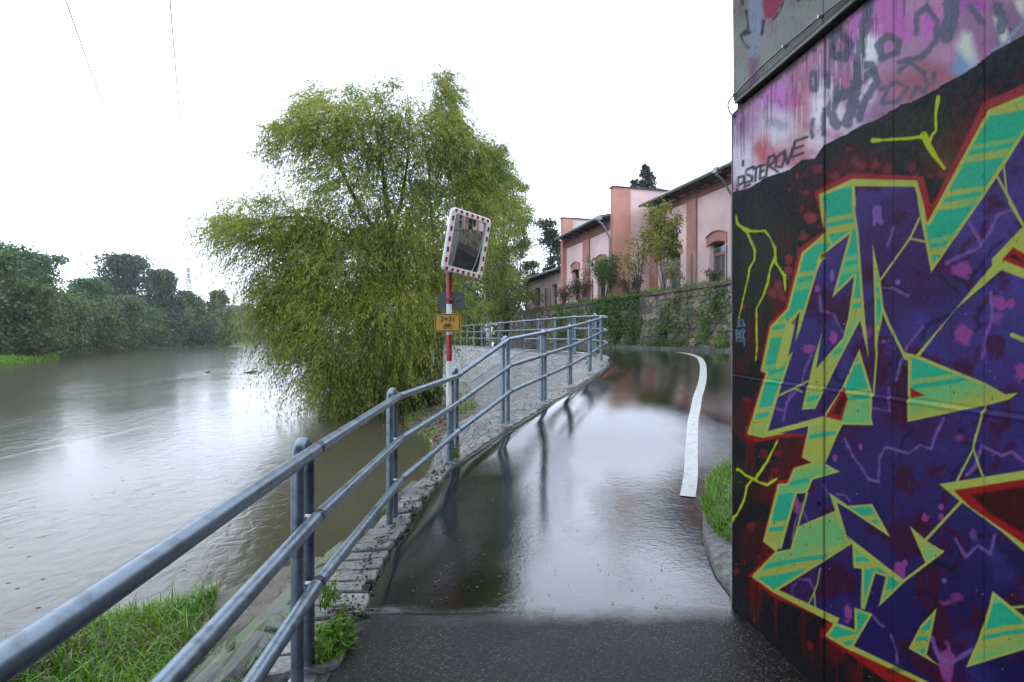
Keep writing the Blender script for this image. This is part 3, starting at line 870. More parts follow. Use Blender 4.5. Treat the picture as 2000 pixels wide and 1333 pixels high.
    for k in range(54):
        x, y = r.uniform(1560, 1995), r.uniform(400, 1320); pts = [(x, y)]; a = r.uniform(0, 6.28)
        for j in range(r.integers(3, 6)):
            a += r.normal(0, .9); x += math.cos(a) * r.uniform(12, 30); y += math.sin(a) * r.uniform(12, 30); pts.append((x, y))
        ii = p.box(pts, 5)
        ok = p.inside(np.array([0]), pur)
        c = [DRED, DRED, BLK, col(20, 16, 52)][r.integers(0, 4)]
        p.stroke(pts, r.uniform(5, 13), c, soft=2.5, alpha=.6, wob=5)
    for k in range(18):
        p.blob(r.uniform(1640, 1990), r.uniform(420, 1320), r.uniform(4, 13), r.uniform(4, 15), [PNK, LIL, DRED][r.integers(0, 3)], soft=.8, alpha=.5)
    for q, s_, c in [(a6([(905, 55)])[0], (9, 22), LIL), (a6([(932, 98)])[0], (4, 6), LIL), (a6([(1395, 375)])[0], (19, 15), PNK), (a6([(1605, 555)])[0], (14, 13), PNK), (a6([(1665, 560)])[0], (8, 8), PNK), (a6([(1395, 740)])[0], (20, 17), PNK), (a6([(660, 750)])[0], (8, 10), PNK), (a6([(525, 815)])[0], (10, 9), PNK), (a6([(570, 475)])[0], (6, 6), PNK), (a6([(652, 400)])[0], (4, 11), LIL), (a6([(1025, 440)])[0], (5, 5), LIL), (a6([(945, 775)])[0], (4, 4), PNK), (a6([(1725, 945)])[0], (10, 16), PNK),
                  (a7([(990, 740)])[0], (12, 16), PNK), (a7([(1018, 690)])[0], (5, 7), PNK), (a7([(712, 955)])[0], (9, 12), PNK), (a7([(705, 1003)])[0], (4, 4), PNK), (a7([(440, 385)])[0], (8, 13), PNK), (a7([(1125, 448)])[0], (7, 8), PNK), (a7([(1213, 388)])[0], (5, 6), PNK), (a7([(1213, 440)])[0], (5, 6), PNK), (a7([(1230, 785)])[0], (5, 5), LIL), (a7([(778, 65)])[0], (4, 7), PNK), (a7([(640, 125)])[0], (5, 7), PNK), (a7([(1240, 1230)])[0], (15, 30), PNK)]:
        p.blob(q[0], q[1], s_[0], s_[1], c, soft=.35, alpha=.85)
    for L_, w in [(a6([(580, 480), (590, 600), (660, 620), (690, 680), (715, 725)]), 3), (a6([(1690, 20), (1590, 60), (1555, 140), (1490, 240), (1300, 330)]), 6), (a6([(1430, 100), (1480, 190), (1495, 230)]), 6), (a6([(1555, 500), (1562, 650), (1520, 750), (1510, 870)]), 6), (a6([(1170, 690), (1080, 800), (1040, 900), (1020, 990)]), 4), (a6([(540, 850), (500, 930), (480, 1020), (400, 1120), (380, 1220)]), 3.5), (a6([(320, 1150), (385, 1165), (425, 1050)]), 3), (a6([(930, 470), (1000, 475), (1080, 515)]), 4), (a6([(880, 1150), (980, 1170), (975, 1040)]), 3.5), (a6([(1000, 130), (965, 240)]), 4), (a6([(1290, 1210), (1250, 1290), (1230, 1333)]), 5),
                  (a7([(690, 20), (740, 120), (780, 170), (820, 240), (875, 248), (880, 120), (915, 65), (1040, 100), (1100, 55), (1160, 75), (1180, 5)]), 3.5), (a7([(1290, 560), (1345, 660), (1410, 595), (1480, 640), (1500, 540)]), 5), (a7([(1160, 1090), (1200, 1200), (1260, 1230), (1330, 1190), (1375, 1160)]), 8), (a7([(1350, 215), (1400, 170), (1430, 60), (1540, 110), (1600, 90), (1656, 140)]), 6), (a7([(445, 780), (500, 780), (525, 830)]), 3), (a7([(405, 865), (410, 820), (430, 800)]), 3), (a7([(580, 270), (600, 330)]), 3), (a7([(650, 320), (690, 325), (720, 355)]), 3), (a7([(845, 975), (880, 1020), (900, 1030)]), 3), (a7([(940, 1080), (970, 1160), (975, 1230)]), 3), (a7([(470, 410), (495, 465)]), 3), (a7([(380, 580), (420, 470), (440, 500)]), 4)]:
        p.stroke(L_, w, LIL, soft=2.2, alpha=.75, wob=3)
    # green letter pieces
    SA = [(1601, 381), (1664, 352), (1671, 400), (1659, 457), (1604, 500), *a6([(472, 605), (447, 775), (400, 690), (345, 920), (430, 835), (270, 1320), (180, 1300), (280, 953), (255, 940), (305, 690), (400, 590), (480, 275), (610, 160)])]
    SA = [(1601, 381), (1668, 354), (1671, 400)] + a6([(752, 165), (592, 290), (475, 700), (447, 775), (472, 605), (400, 690), (345, 920), (430, 835), (270, 1320), (180, 1300), (280, 953), (255, 940), (305, 690), (400, 590), (480, 275), (610, 160)])
    SB = [(1601, 381), (1668, 354)] + a6([(775, 0), (800, 150), (835, 600), (860, 862), (812, 655), (690, 890), (560, 1155), (485, 1160), (550, 880), (595, 730), (562, 932), (715, 757), (745, 640), (778, 405), (655, 525), (752, 165), (650, 240), (610, 160)])
    p.green(SA, phase=.6); p.green(SB, phase=2.1)
    p.green(a6([(808, 820), (885, 1080), (878, 1210), (888, 1248), (720, 1245), (600, 1205), (700, 1060)]), phase=.9)
    p.fill(a6([(275, 1288), (600, 1200), (720, 1245), (530, 1252), (275, 1312)]), YEL)
    p.green(a7([(500, -60), (690, -75), (650, 5), (585, 155), (665, 198), (520, 240), (490, 312), (435, 315), (350, 615), (255, 575), (335, 265), (385, 262), (420, 180), (520, 150), (465, 120)]), phase=3.0)
    p.fill(a6([(722, 1030), (747, 1100), (708, 1226), (618, 1202)]), RED); p.fill(a6([(722, 1070), (735, 1100), (700, 1195), (650, 1180)]), DRED, soft=2)
    p.green(a7([(320, 630), (405, 615), (440, 495), (650, 405), (705, 555), (735, 585), (310, 850), (190, 762)]), phase=4.2)
    p.fill(a7([(440, 318), (488, 316), (405, 610), (355, 610)]), col(42, 30, 62)); p.stroke(a7([(490, 314), (405, 615)]), 3.4, YEL)
    p.blob(*a7([(440, 390)])[0], 7, 14, PNK, soft=.5, alpha=.9); p.stroke(a7([(410, 560), (425, 470), (440, 440)]), 2.5, LIL, soft=1.5)
    p.green(a7([(610, 312), (710, 382), (840, 373), (937, 549), (700, 392), (650, 362), (706, 556), (695, 560), (640, 400)]), phase=1.2, edge=2.4)
    p.fill(a7([(706, 545), (1008, 780), (1008, 798), (735, 590)]), YEL)
    p.green(a7([(735, 585), (1008, 798), (877, 924), (915, 765), (858, 745), (800, 940), (780, 935), (785, 722), (740, 715)]), phase=2.6, edge=2.6)
    p.green(a7([(745, 932), (842, 965), (722, 1165), (585, 1082), (640, 1010), (745, 1050)]), phase=3.4, edge=2.8)
    p.green(a7([(1045, 493), (1135, 572), (1224, 627), (1142, 690), (1128, 688)]), phase=5.1, edge=2.6)
    p.stroke(a7([(1220, 628), (1003, 792)]), 5, YEL); p.stroke(a7([(1322, 358), (1130, 565)]), 5, YEL)
    p.green(a7([(1187, 936), (1162, 1060), (1133, 1185), (1192, 1238), (1038, 1150), (1100, 1030)]), phase=1.8, edge=2.4)
    p.green(a7([(1490, 843), (1656, 975), (1680, 1000), (1680, 1150), (1348, 1252), (1410, 1110), (1470, 930)]), phase=.2, edge=4)
    p.fill(a7([(1203, 265), (1656, 193), (2600, 60), (2600, 1250), (1656, 622), (1540, 520), (1300, 345)]), YEL)
    p.fill(a7([(1278, 298), (1656, 238), (2600, 110), (2600, 1180), (1656, 585), (1370, 390)]), RED)
    p.fill(a7([(1372, 322), (1656, 275), (2600, 170), (2600, 1100), (1656, 532), (1470, 420)]), DRED * .8, soft=3)
    p.green(a6([(1065, 838), (1140, 855), (1520, 1010), (1637, 1076), (1708, 1066), (1655, 1103), (1530, 1135), (1083, 1230), (1085, 890)]), phase=1.0, edge=3.6)
    p.fill(a6([(1095, 1035), (1185, 1082), (1100, 1095)]), RED)
    p.green(a6([(882, 228), (925, 430), (945, 590), (925, 700), (897, 820), (893, 545)]), phase=4.4, edge=2.2)
    p.stroke(a6([(938, 590), (975, 680), (1072, 872)]), 5, YEL); p.stroke(a6([(905, 700), (905, 860), (888, 1085)]), 3.2, YEL)
    p.green([(1790, 353), (1813, 434), (1930, 215), (2000, 187), (2100, 150), (2100, 150), (2000, 262), (1961, 325), (1911, 400)] + a6([(1300, 260), (1215, 384), (1140, 0)]), phase=2.9, edge=4.0)
    p.fill(a6([(1172, 0), (1236, 0), (1190, 108)]), RED)
    p.stroke(a5([(1850, 985), (1940, 1150), (2000, 1262)]), 4.5, YEL); p.stroke(a5([(1885, 900), (1905, 1080)]), 3, YEL); p.stroke(a6([(1660, -10), (1745, 130)]), 5, YEL)
    p.fill(a6([(1740, 120), (2600, -200), (2600, 560), (1739, 418), (1612, 370), (1345, 600), (1150, 858), (1132, 850), (1300, 655), (1560, 345), (1560, 308)]), YEL)
    p.fill(a6([(1678, 240), (1745, 278), (2600, 300), (2600, 480), (1745, 366), (1615, 312)]), RED); p.fill(a6([(1690, 278), (1745, 335), (1648, 290)]), BLK)
    p.stroke(a6([(1148, 75), (1095, 190), (925, 428)]), 3.6, YEL); p.stroke(a6([(1090, 192), (1180, 210)]), 3.4, YEL)
    p.stroke(a6([(1520, 1140), (1465, 1340)]), 4, YEL); p.stroke(a7([(1400, 0), (1385, 80), (1300, 245)]), 3.6, YEL); p.stroke(a7([(1388, 78), (1440, 230)]), 3.2, YEL)
    p.stroke(a6([(1675, 738), (1760, 775)]), 8, YEL)
    for L_, w in [(a6([(515, 1000), (430, 1045), (345, 1085)]), 3), (a6([(440, 1040), (485, 1060)]), 2.5), (a7([(560, 720), (545, 800), (525, 855), (485, 935)]), 2), (a7([(527, 850), (535, 955)]), 2), (a7([(1600, 930), (1656, 925)]), 4)]: p.stroke(L_, w, YEL)
    # neon lightning
    for L_, w in [(a5([(1155, 785), (1200, 783), (1290, 778), (1350, 775), (1420, 765), (1475, 785), (1485, 755), (1508, 730), (1505, 640), (1520, 545)]), [9, 5, 5, 5, 6, 6, 4, 4, 6, 8]), (a5([(1440, 755), (1470, 820), (1500, 870), (1535, 915), (1555, 940)]), [14, 12, 9, 7, 5]),
                  (a6([(107, 65), (115, 110), (165, 145), (215, 152), (272, 148), (300, 185), (330, 250), (333, 330), (360, 370), (383, 405), (388, 485)]), [3, 4, 8, 4, 4, 3, 4, 3, 3, 7, 2]), (a6([(168, 150), (190, 200), (215, 260), (213, 310), (185, 360), (178, 410), (150, 530), (125, 645)]), [4, 4, 4, 4, 3, 3, 2, 2]), (a6([(330, 295), (300, 370), (290, 440), (262, 520), (225, 590), (228, 820), (220, 885)]), [4, 3, 5, 3, 3, 3, 2]),
                  (a7([(330, 28), (270, 150), (208, 240)]), [2.5, 3.5, 6]), (a7([(110, 190), (115, 183), (160, 218), (208, 240), (230, 255), (275, 270), (325, 235)]), [4, 4, 4, 6, 3, 6, 4]), (a7([(193, 240), (165, 275), (150, 350), (110, 430), (80, 465)]), [4, 4, 4, 4, 9])]:
        p.stroke(L_, w, NEON, soft=.9, wob=1.5)
    # small pale tag
    for L_ in [[(118, 655), (125, 690), (132, 655)], [(132, 655), (145, 650), (158, 690)], [(115, 690), (160, 683)], [(105, 712), (118, 708), (120, 735), (108, 735), (122, 755), (110, 765)], [(110, 710), (112, 762)], [(128, 715), (130, 760)], [(140, 708), (133, 735), (142, 765)], [(148, 705), (150, 762)], [(160, 712), (148, 738), (160, 768)], [(108, 775), (140, 772), (158, 780), (155, 803)]]:
        p.stroke(a6(L_), 1.6, LBL, soft=.8, alpha=.85)
    # runs of dirt down the old paint, specks
    r = np.random.default_rng(8)
    for k in range(150):
        x = 1432 + 570 * r.random() ** 1.2; yt = 224 - .836 * (x - 1429) + r.uniform(0, 60); L_ = r.uniform(8, 95)
        p.stroke([(x, yt), (x + r.normal(0, 1), yt + L_)], [r.uniform(1, 2.4), .7], col(54, 22, 48), soft=.8, alpha=r.uniform(.35, .9))
    for k in range(420):
        p.blob(r.uniform(1430, 2000), r.uniform(0, 1333), r.uniform(.8, 2.0), r.uniform(.8, 2.6), col(14, 14, 16), soft=.8, alpha=r.uniform(.4, .9))
    for k in range(60):
        p.blob(r.uniform(1430, 2000), r.uniform(300, 1333), 1.0, 1.0, col(190, 190, 190), soft=.8, alpha=.7)
    # vertical formwork joint stains and an uneven dark band along the top edge
    for x, w, al in [(1610, 2.6, .85), (1613.5, 1.0, .6), (1470, 1.2, .5), (1745, 1.3, .5), (1923, 1.3, .45), (1858, 1.0, .3)]:
        p.stroke([(x, -50), (x, 1400)], w, col(12, 12, 16), soft=.8, alpha=al)
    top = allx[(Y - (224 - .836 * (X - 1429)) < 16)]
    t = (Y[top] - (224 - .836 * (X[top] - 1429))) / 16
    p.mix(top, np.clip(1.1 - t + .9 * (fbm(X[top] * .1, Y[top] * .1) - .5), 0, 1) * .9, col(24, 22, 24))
    # dust and splash at the foot
    ft = allx
    b = 1178 + (X - 1430) * .985
    k = np.clip(1 - (b - Y) / 60, 0, 1) * fbm(X * .05, Y * .05)
    p.mix(ft, k * .6, col(40, 40, 42))
    for k in range(26):                                    # pale runs in the old paint
        x = r.uniform(1432, 1700); yt = 224 - .836 * (x - 1429) + r.uniform(20, 110); p.stroke([(x, yt), (x + r.normal(0, 1), yt + r.uniform(15, 60))], [2.2, .8], col(250, 246, 250) * 1.3, soft=1.2, alpha=.6)
    p.C *= (.90 + .20 * fbm(X * .02 + 60, Y * .02 + 9, 5))[:, None] * (.90 + .20 * vnoise(X * .9, Y * .9))[:, None]

def paint_upper(p):
    X, Y = p.X, p.Y
    n = fbm(X * .02, Y * .02, 5)[:, None]
    p.C[:] = col(160, 166, 156) * (.75 + .5 * n)
    # darker, greener towards the old run-off
    k = fbm(X * .006 + 5, Y * .01, 3)[:, None]
    p.C[:] = p.C * (1 - .35 * np.clip((k - .45) * 4, 0, 1)) 
    r = np.random.default_rng(12)
    p.fill(a5([(465, -40), (540, -40), (535, 80), (545, 150), (525, 260), (500, 330), (468, 330), (472, 200), (460, 120)]), col(158, 172, 200), soft=3, alpha=.9)
    p.fill(a5([(545, -40), (668, -40), (640, 40), (600, 105), (555, 110), (540, 40)]), col(176, 50, 92), soft=3)
    p.fill(a5([(560, 110), (625, 100), (600, 200), (560, 225)]), col(165, 148, 160), soft=4, alpha=.8)
    p.fill(a5([(465, 330), (520, 320), (510, 470), (470, 520)]), col(150, 78, 130), soft=7, alpha=.8)
    for L_, w in [([(450, 60), (462, 160), (420, 195), (428, 230), (462, 265)], 5), ([(440, 190), (465, 180)], 8), ([(545, 120), (540, 190)], 7), ([(660, 0), (640, 60), (600, 110)], 4), ([(425, -10), (430, 20)], 6), ([(740, 0), (750, -20)], 8)]:
        p.stroke(a5(L_), w, col(34, 36, 44), soft=1.5, alpha=.9, wob=3)
    for k in range(60):
        x = 1430 + 300 * r.random(); y = r.uniform(-10, 200)
        p.stroke([(x, y), (x + r.normal(0, 1), y + r.uniform(5, 40))], 1.0, col(60, 62, 58), soft=1, alpha=.45)
    for k in range(160):
        p.blob(r.uniform(1430, 1720), r.uniform(-20, 220), r.uniform(.7, 1.8), r.uniform(.7, 2), col(40, 42, 40), soft=.8, alpha=.7)
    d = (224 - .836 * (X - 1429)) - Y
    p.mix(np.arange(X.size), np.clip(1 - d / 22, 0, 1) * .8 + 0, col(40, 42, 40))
    p.stroke([(1608, -50), (1608, 200)], 2.2, col(30, 32, 30), soft=.8, alpha=.8)

def painted_grid(name, parent, mt, s_list, z_list, painter, rough_fn=None, out=0.0, relief=None, own=False):
    s = np.asarray(s_list); z = np.asarray(z_list)
    S_, Z_ = np.meshgrid(s, z, indexing='ij')
    O_ = np.full(S_.shape, out)
    if relief is not None: O_ = O_ + relief(S_, Z_)
    Xw = 1.29 + .0842 * S_ - .9965 * O_; Yw = 3.31 - .9965 * S_ - .0842 * O_
    # artwork coordinates of the face (the drawing's own plane, in the units it was traced in)
    Yf = np.maximum(3.31 - .9965 * S_, .9); Xf = 1.5697 - .0845 * Yf
    if own: Xf = Xw; Yf = np.maximum(Yw, .9)
    PX = 1000 + F * Xf / Yf; PY = 658 - F * (Z_ - EYE) / Yf
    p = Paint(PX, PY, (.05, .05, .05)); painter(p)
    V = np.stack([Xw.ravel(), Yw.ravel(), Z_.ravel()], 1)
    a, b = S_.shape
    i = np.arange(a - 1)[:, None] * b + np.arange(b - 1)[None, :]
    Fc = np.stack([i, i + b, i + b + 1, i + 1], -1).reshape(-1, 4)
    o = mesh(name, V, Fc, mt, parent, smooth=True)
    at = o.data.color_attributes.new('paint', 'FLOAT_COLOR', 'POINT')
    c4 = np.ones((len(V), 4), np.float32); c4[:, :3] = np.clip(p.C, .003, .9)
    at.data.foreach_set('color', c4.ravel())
    return o

def paintmat(name, rough, bump, bscale):
    m = bpy.data.materials.new(name); m.use_nodes = True
    n = m.node_tree.nodes; L = m.node_tree.links; b = n['Principled BSDF']
    a = n.new('ShaderNodeAttribute'); a.attribute_name = 'paint'
    L.new(a.outputs['Color'], b.inputs['Base Color'])
    g = n.new('ShaderNodeNewGeometry')
    t = n.new('ShaderNodeTexNoise'); t.inputs['Scale'].default_value = bscale; t.inputs['Detail'].default_value = 8
    L.new(g.outputs['Position'], t.inputs['Vector'])
    r = ramp(n, [(.3, rough - .1), (.7, rough + .12)]); L.new(t.outputs['Fac'], r.inputs[0]); L.new(r.outputs[0], b.inputs['Roughness'])
    bu = n.new('ShaderNodeBump'); bu.inputs['Strength'].default_value = bump; bu.inputs['Distance'].default_value = .004
    L.new(t.outputs['Fac'], bu.inputs['Height']); L.new(bu.outputs[0], b.inputs['Normal'])
    b.inputs['Specular IOR Level'].default_value = .12
    return m
M['paint'] = paintmat('spray_painted_concrete', .62, .6, 55)
M['paint2'] = paintmat('bare_painted_concrete', .7, .9, 60)
M['concrete'] = mat('old_concrete', (.13, .135, .12), (.22, .22, .20), 3, rough=.75, bump=.5, bscale=40)
M['darkgap'] = mat('shadow_gap_dark', (.008, .009, .008), (.02, .022, .018), 8, rough=.9)  # near-black colour stands in for the shadow in the gap below the upper block

wall = empty('bridge_abutment', (1.8, 3.3, 0), 'tall concrete bridge abutment beside the path covered with purple, green and red spray-painted lettering', 'wall')
ZL = EYE + 1.308
pxs = np.concatenate([np.arange(1427.5, 2003, 1.45)])
ss = np.concatenate([[0.0], [s_of_px(x) for x in pxs]]); ss = ss[ss >= 0]; ss = np.unique(np.concatenate([ss, np.linspace(ss.max() + .05, 6.2, 50)]))
zs = np.concatenate([np.arange(-.12, ZL, .0037), [ZL]])
holes = [(s_of_px(1606), EYE + (658 - 489) / F * (1.5697 / (.606 + .0845)), .013), (s_of_px(1601), EYE + (658 - 1015) / F * (1.5697 / (.601 + .0845)), .013), (s_of_px(1640), EYE + (658 - 1090) / F * (1.5697 / (.64 + .0845)), .004)]
def relief(S_, Z_):
    o = .006 * (fbm(S_ * 1.3, Z_ * 1.3) - .5)
    for px, d, w in ((1610, .012, .004), (1470, .003, .004), (1745, .003, .003), (1923, .003, .003)):
        sp = s_of_px(px); o = o - d * np.exp(-((S_ - sp) / w) ** 2)
    zj = EYE - .22 + .004 * (fbm(S_ * 3, S_ * 0) - .5)          # day joint in the pour: a lip and a groove
    o = o + .002 * np.clip((Z_ - zj) / -.03 + 1, 0, 1) * (Z_ < zj + .001) - .004 * np.exp(-((Z_ - zj) / .004) ** 2) + .0035 * np.exp(-((Z_ - zj + .012) / .005) ** 2)
    for hs, hz, hr in holes:
        d = np.hypot(S_ - hs, Z_ - hz); o = o - .05 * np.clip((hr - d) / .006, 0, 1)
    o = o - .010 * np.exp(-(S_ / .010) ** 2)                    # worn arris at the far corner
    return o
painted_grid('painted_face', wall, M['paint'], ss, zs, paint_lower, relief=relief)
sU = np.unique(np.concatenate([[0.08], [s_of_px(x) for x in np.arange(1429, 1730, 2.0)], np.linspace(1.45, 6.2, 30)])); sU = sU[sU >= .08]
zU = np.concatenate([np.arange(ZL + .022, ZL + 1.0, .006), np.linspace(ZL + 1.02, 7.0, 12)])
painted_grid('upper_face', wall, M['paint2'], sU, zU, paint_upper, out=.03, own=True, relief=lambda a, b: .01 * (fbm(a * 2, b * 2) - .5) - .014 * np.exp(-((b - ZL - .03) / .012) ** 2))
mb = MB()
def wbox(s0, s1, o0, o1, z0, z1):
    mb.hexa([WS(s0, z0, o0), WS(s1, z0, o0), WS(s1, z0, o1), WS(s0, z0, o1)], [WS(s0, z1, o0), WS(s1, z1, o0), WS(s1, z1, o1), WS(s0, z1, o1)])
wbox(.004, 6.2, -3.6, -.06, -.3, ZL - .003); mb.build('core', M['concrete'], wall)
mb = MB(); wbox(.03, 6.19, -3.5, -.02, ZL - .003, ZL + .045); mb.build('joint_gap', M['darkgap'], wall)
mb = MB(); wbox(.082, 6.2, -3.6, .022, ZL + .026, 7.0); mb.build('upper_core', M['concrete'], wall)
mb = MB(); wbox(.0, .006, -3.6, 0, -.2, ZL - .004); mb.build('end_face', M['concrete'], wall)
# cable clipped along the upper block
cb = empty('cable', WS(0, ZL, .06), 'thin grey cable running up the concrete above the painted lettering', 'cable')
def wp(px, py, out): 
    m = (px - 1000) / F; s = (m * (3.31 - .0842 * out) - 1.29 + .9965 * out) / (.0842 + .9965 * m); Z = WS(s, 0, out).y; return WS(s, EYE + (658 - py) / F * Z, out)
cpts = [wp(x, y, .066) for x, y in [(1436, 222), (1431, 226)]]
mb = MB()
mb.tube([wp(x, y, o) for x, y, o in [(1434, 229, .006), (1426, 221, .010), (1421.5, 208, .016), (1423, 199, .024), (1430, 190, .040), (1452, 167, .041), (1480, 138, .040), (1531, 91, .042), (1560, 68, .040), (1601, 33, .042), (1646, 0, .041), (1700, -42, .041)]], .0042, 6)
mb.build('cable_run', M['greyback'], cb, smooth=True)
for x, y in [(1434, 186), (1531, 91), (1601, 33)]:
    mb = MB(); c = wp(x, y, .038); mb.box(c, (.016, .010, .014)); mb.build('clip', M['steel'], cb)

# concrete remnant, grass tuft and grit at the far foot of the wall
def ledge(n_):
    pts = []
    for (px, py) in [(1432, 1180), (1424, 1166), (1412, 1148), (1398, 1128), (1386, 1100), (1378, 1075), (1372, 1050), (1370, 1020), (1378, 985), (1392, 955), (1408, 932), (1426, 916), (1450, 905), (1480, 960), (1470, 1050), (1450, 1180)]:
        pts.append(onpath(px, py))
    return pts
lp = ledge(0); c = sum(lp, Vector()) / len(lp)
vs = []; fs = []; n = len(lp); r3 = random.Random(9)
for lvl, (sc_, dz) in enumerate(((1.0, -.01), (.98, .02), (.93, .05), (.8, .065), (.5, .075))):
    for p_ in lp: q = c + (p_ - c) * sc_; vs.append(q + Vector((r3.uniform(-.012, .012), r3.uniform(-.012, .012), dz + r3.uniform(-.008, .008))))
for l in range(4):
    for j in range(n): a = l * n + j; b = l * n + (j + 1) % n; fs.append((a, b, b + n, a + n))
fs.append(tuple(4 * n + j for j in range(n)))
M['grit'] = mat('wet_grit', (.05, .048, .044), (.17, .165, .15), 20, rough=.4, bump=1.0, bscale=55, bdist=.02)
tag(mesh('verge', vs, fs, M['grit'], smooth=True), kind='structure')
# ------------------------------------------------------------------ railing
RR = .030
rail = empty('railing', (-1.0, 4.0, H(4)), 'grey painted three-pipe metal railing curving along the river edge of the path', 'railing')
def hoop(c, d, base_z, top_z, sep=.15, r=.0285, plate=True, n=12):
    """inverted U of pipe: c = centre on the ground, d = unit direction of the railing"""
    R = sep / 2; pts = [c - d * R + Vector((0, 0, base_z - c.z - .01))]
    zt_ = top_z - R - r
    pts.append(Vector((c.x - d.x * R, c.y - d.y * R, zt_)))
    for k in range(1, 9):
        a = math.pi * k / 9; pts.append(Vector((c.x - d.x * R * math.cos(a), c.y - d.y * R * math.cos(a), zt_ + R * math.sin(a))))
    pts.append(Vector((c.x + d.x * R, c.y + d.y * R, zt_))); pts.append(Vector((c.x + d.x * R, c.y + d.y * R, base_z - .01)))
    mb = MB(); mb.tube(pts, r, n)
    o = autosmooth(mb.build('post', M['rail'], rail, org=(c.x, c.y, base_z)))
    if plate:
        q = Matrix.Rotation(math.atan2(d.y, d.x), 3, 'Z')
        mb = MB(); mb.box((c.x, c.y, base_z + .007), (sep + .13, .13, .012), q)
        for sx in (-1, 1):
            for sy in (-1, 1): mb.box(Vector((c.x, c.y, base_z + .018)) + q @ Vector((sx * (sep / 2 + .045), sy * .045, 0)), (.018, .018, .016), q)
        mb.build('base_plate', M['steel'], o)
    return o
# near run A: (leg x, base y, top y, Z, (rail top), (mid), (low))
PA = [(592, 1333, 852, 2.62, (618, 880), (622, 1015), (624, 1148)),
      (766, 1022, 757, 4.80, (778, 775), (783, 858), (783, 938)),
      (887, 900, 717, 6.65, (893, 735), (895, 787), (897, 841)),
      (987, 828, 656, 7.80, (993, 664), (996, 715), (997, 765)),
      (1061, 785, 644, 9.0, (1067, 649), (1068, 692), (1069, 733)),
      (1113, 753, 633.5, 10.5, (1116, 638.5), (1117, 676), (1117, 712)),
      (1152, 727, 624.5, 12.4, (1153, 629), (1153, 660), (1153, 692)),
      (1174, 706, 616, 13.9, (1174, 622), (1174, 649.5), (1174, 677))]
cs = [P(a, b, Z) for a, b, _, Z, *_ in PA]
runs = [[], [], []]
z0 = [P(*PA[0][4 + k], PA[0][3] - .08).z for k in range(3)]
for k in range(3):
    runs[k].append(Vector((-.72, -1.9, z0[k]))); runs[k].append(Vector((-.775, .42, z0[k])))
posts = []
for i, (a, b, t, Z, *rr_) in enumerate(PA):
    base = P(a, b, Z); top = P(a, t, Z).z
    p0 = cs[max(0, i - 1)]; p1 = cs[min(len(cs) - 1, i + 1)]
    d = Vector((p1.x - p0.x, p1.y - p0.y, 0)).normalized()
    posts.append((base, d, top))
    off = Vector((d.y, -d.x, 0)) * .068
    for k in range(3):
        q = P(*rr_[k], Z - .04); q = Vector((base.x + off.x, base.y + off.y, q.z)) if i == 0 else P(*rr_[k], Z)
        runs[k].append(q)
bsur = []
for i, (base, d, top) in enumerate(posts):
    hoop(Vector((base.x, base.y, base.z)), d, base.z, top, n=16 if i < 3 else 12)
b0 = Vector((-.84, .42, EYE - 1.57)); hoop(b0, Vector((-.03, 1, 0)).normalized(), b0.z, z0[0] + .065)
# hairpin and far run B
hB = [.628, .262, -.085]
for k, v in enumerate([(.50, .16, -.18), (.58, .22, -.125)]): 
    pt = [(2.55, 15.05), (2.60, 15.9)][k]
    for j in range(3): runs[j].append(Vector((pt[0], pt[1], EYE + v[j])))
BY = [16.5] + [18.0 + 1.6 * i for i in range(21)]
for i, y in enumerate(BY):
    x = 2.42 if i == 0 else RB(y)
    d = Vector((-.318, 1, 0)).normalized(); off = Vector((-d.y, d.x, 0)) * -.06
    rise = (-.03, -.012, -.005)[0] if i == 0 else 0
    for j in range(3): runs[j].append(Vector((x - .055, y, EYE + hB[j] + rise)))
    zb = H(y) - .02; hoop(Vector((x, y, zb)), d, zb, EYE + hB[0] + .065, sep=.14, r=.03, plate=i < 6, n=8)
for k in range(3):
    pts = runs[k]
    for i in range(len(pts) - 1):
        a, b = pts[i], pts[i + 1]
        # a slight bow so that the joints read as bends, not knuckles
        mb = MB(); dd = (b - a).normalized()
        n = 20 if a.y < 7 else 10
        mb.tube([a + dd * .012, b - dd * .012], RR if b.y < 16 else .027, n)
        autosmooth(mb.build('rail_pipe', M['rail'], rail, org=a))
        if i > 0:
            pd = (pts[i] - pts[i - 1]).normalized()
            if b.y < 16.2:
                mb = MB(); mb.tube([a - pd * .022, a, a + dd * .022], RR * 1.015, n); mb.build('joint_sleeve', M['sleeve'], rail, smooth=True, org=a)
            else:
                mb = MB(); mb.tube([a - pd * .02, a, a + dd * .02], .027, 8); mb.build('joint_sleeve', M['rail'], rail, smooth=True, org=a)
# stub brackets between posts and pipes
for i, (base, d, top) in enumerate(posts[:7]):
    for k in range(3):
        q = runs[k][i + 2]; c = Vector((base.x, base.y, q.z))
        w = q - c; 
        mb = MB(); mb.tube([c + w * .15, q], .012, 8); mb.build('bracket', M['steel'], rail, smooth=True, org=c)

# ------------------------------------------------------------------ sign post, mirror, signs
PZ = 6.56
pole_x = (877.3 - 1000) / F * PZ
zz = lambda y: EYE + (658 - y) / F * PZ
sp = empty('sign_post', (pole_x, PZ, zz(902)), 'red and white banded pole standing at the railing and carrying the traffic mirror', 'post')
r_ = .0325
for y0, y1, m_, nm in [(902, 803, 'rail', 'lower_tube'), (803, 705.7, 'white', 'white_band'), (705.7, 654.4, 'red', 'red_band'), (654.4, 594.7, 'white', 'white_band'), (594.7, 515, 'red', 'red_band')]:
    mb = MB(); mb.tube([(pole_x, PZ, zz(y0)), (pole_x, PZ, zz(y1) - .0005)], r_ if m_ != 'rail' else .030, 18); autosmooth(mb.build(nm, M[m_], sp))
